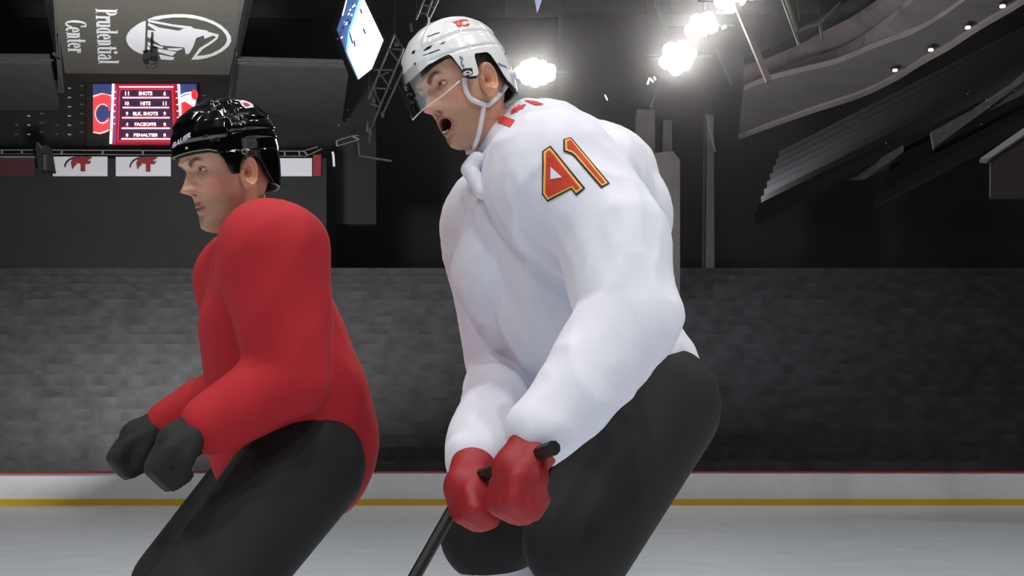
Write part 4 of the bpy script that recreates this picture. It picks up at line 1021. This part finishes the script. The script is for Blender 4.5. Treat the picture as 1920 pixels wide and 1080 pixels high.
for h_, e_ in ((haLB, eLB), (haRB, eRB)): glove(h_-(h_-e_).normalized()*.02, h_+(h_-e_).normalized()*.06, gd, rootB, M_pant)
rimB = [(0, .036), (30, .037), (50, .036), (60, .030), (66, .010), (70, -.020), (79, -.022), (82, .000), (86, .012), (98, .012), (104, .0), (112, -.030), (122, -.050), (140, -.058), (180, -.062)]
zb = lambda X, Y: (280+X/6.857, 170+Y/6.857)
def panB(f, s, z, T):
    d = np.zeros_like(f); a = np.abs(s)
    d += .005*sst(-a, -.050, -.040)*sst(z, .09, .105)
    d += .004*sst(z, .070, .074)*sst(-f, -.035, -.02)+.003*sst(z, .052, .056)*sst(-f, .0, .01)
    d += .004*sst(f, .025-.3*(z-.09), .034-.3*(z-.09))*sst(z, .058, .066)
    d -= .003*np.exp(-((z-.088+.1*f)/.002)**2)*sst(-f, -.02, 0)-0
    d += .003*sst(-z, -.030, -.024)*sst(a, .05, .07)
    return d
ventB = [[zb(*p) for p in q] for q in (((1000, 330), (1180, 255), (1330, 250), (1400, 270), (1250, 290), (1040, 345)), ((1060, 520), (1200, 510), (1200, 530), (1060, 535)), ((780, 630), (900, 600), (900, 625), (780, 645)), ((680, 590), (750, 570), (750, 585), (680, 602)))]
hmB = finish_helmet(rootB, HB_, rimB, panB, ventB, M_blp, (8, 8, 9), (3, 3, 3)); bvB = bvh_of(hmB.data)
liner(HB_, rimB, hmB)
# rim piping, pale edge along the brow
def rimline(M, rim, root, m, r, a0, a1, lift=0.0):
    P = []
    for k in range(50):
        t = math.radians(a0+(a1-a0)*k/49); z = np.interp(abs(math.degrees(t)), [p[0] for p in rim], [p[1] for p in rim])+lift
        F_, B_, W_ = (np.interp(z, HZ, q) for q in (HF, HB, HW)); c, s = math.cos(t), math.sin(t); c0 = (F_-B_)/2; hh = (F_+B_)/2
        P.append(M@Vector((c0+hh*math.copysign(abs(c)**(2/2.2), c), W_*math.copysign(abs(s)**(2/2.2), s), z)))
    return capsule_tube(P, r, 6).link('rim_trim', m, root, True)
rimline(HB_, rimB, hmB, mat('trim_olive', rgb(120, 122, 104), .3), .0016, -60, 60, .001)
# maker lettering on the brow, raised holes on the ear guard
v2, f2 = text2d('BAUER', .04)
def btx(u, v):
    X = 300+(535-300)*u+ v*14; Y = (745-145*u)-(75+4*u)*v
    q = hit(bvB, *zb(X, Y), .0012); return q if q is not None else at(*zb(X, Y), 2.85)
link('lettering', mesh_np([btx(a, b) for a, b in v2], f2), M_strap, hmB)
def ring(px, py, r, par, m, t=.0022):
    c = hit(bvB, px, py, .003) or at(px, py, 2.85); n = (CAM-c).normalized(); n = (n+Vector((0, 0, .1))).normalized()
    u = n.cross(Vector((0, 0, 1))).normalized(); w = n.cross(u); k = r*c.y/FPX
    capsule_tube([c+u*k*math.cos(i/20*6.283)+w*k*math.sin(i/20*6.283) for i in range(21)], t, 8).link('vent_ring', m, par, True)
M_chr = mat('ring_gloss', rgb(120, 122, 126), .12, metal=.8)
ring(*zb(1215, 785), 4.6, hmB, M_chr); ring(*zb(1225, 862), 4.6, hmB, M_chr)
screw(*zb(480, 738), bvB, hmB, .003, M_strap)
# red and white crest on the crown of the black helmet
decal('team_mark', [[zb(*p) for p in ((1150, 130), (1240, 120), (1330, 180), (1340, 215), (1240, 230), (1190, 195))]], bvB, M_strap, .0008, hmB, 2)
decal('team_mark', [[zb(*p) for p in ((1195, 160), (1250, 160), (1295, 195), (1250, 212), (1215, 195))]], bvB, M_dcr, .0016, hmB, 2)

# ------------------------------------------------------------------ thin lit haze in the upper air of the arena
hm = bpy.data.materials.new('haze'); hm.use_nodes = True; nt = hm.node_tree; nt.nodes.clear()
ho = nt.nodes.new('ShaderNodeOutputMaterial'); hv = nt.nodes.new('ShaderNodeVolumeScatter')
hv.inputs['Density'].default_value = .0012; hv.inputs['Anisotropy'].default_value = .94; hv.inputs['Color'].default_value = (.96, .96, 1, 1)
nt.links.new(hv.outputs[0], ho.inputs['Volume'])
hz_ = MB().box((-44, 20, 9), (58, 77, 30.9)).link('haze', hm); hz_['kind'] = 'stuff'; tag(hz_, 'thin lit haze in the upper air around the floodlights', 'haze')
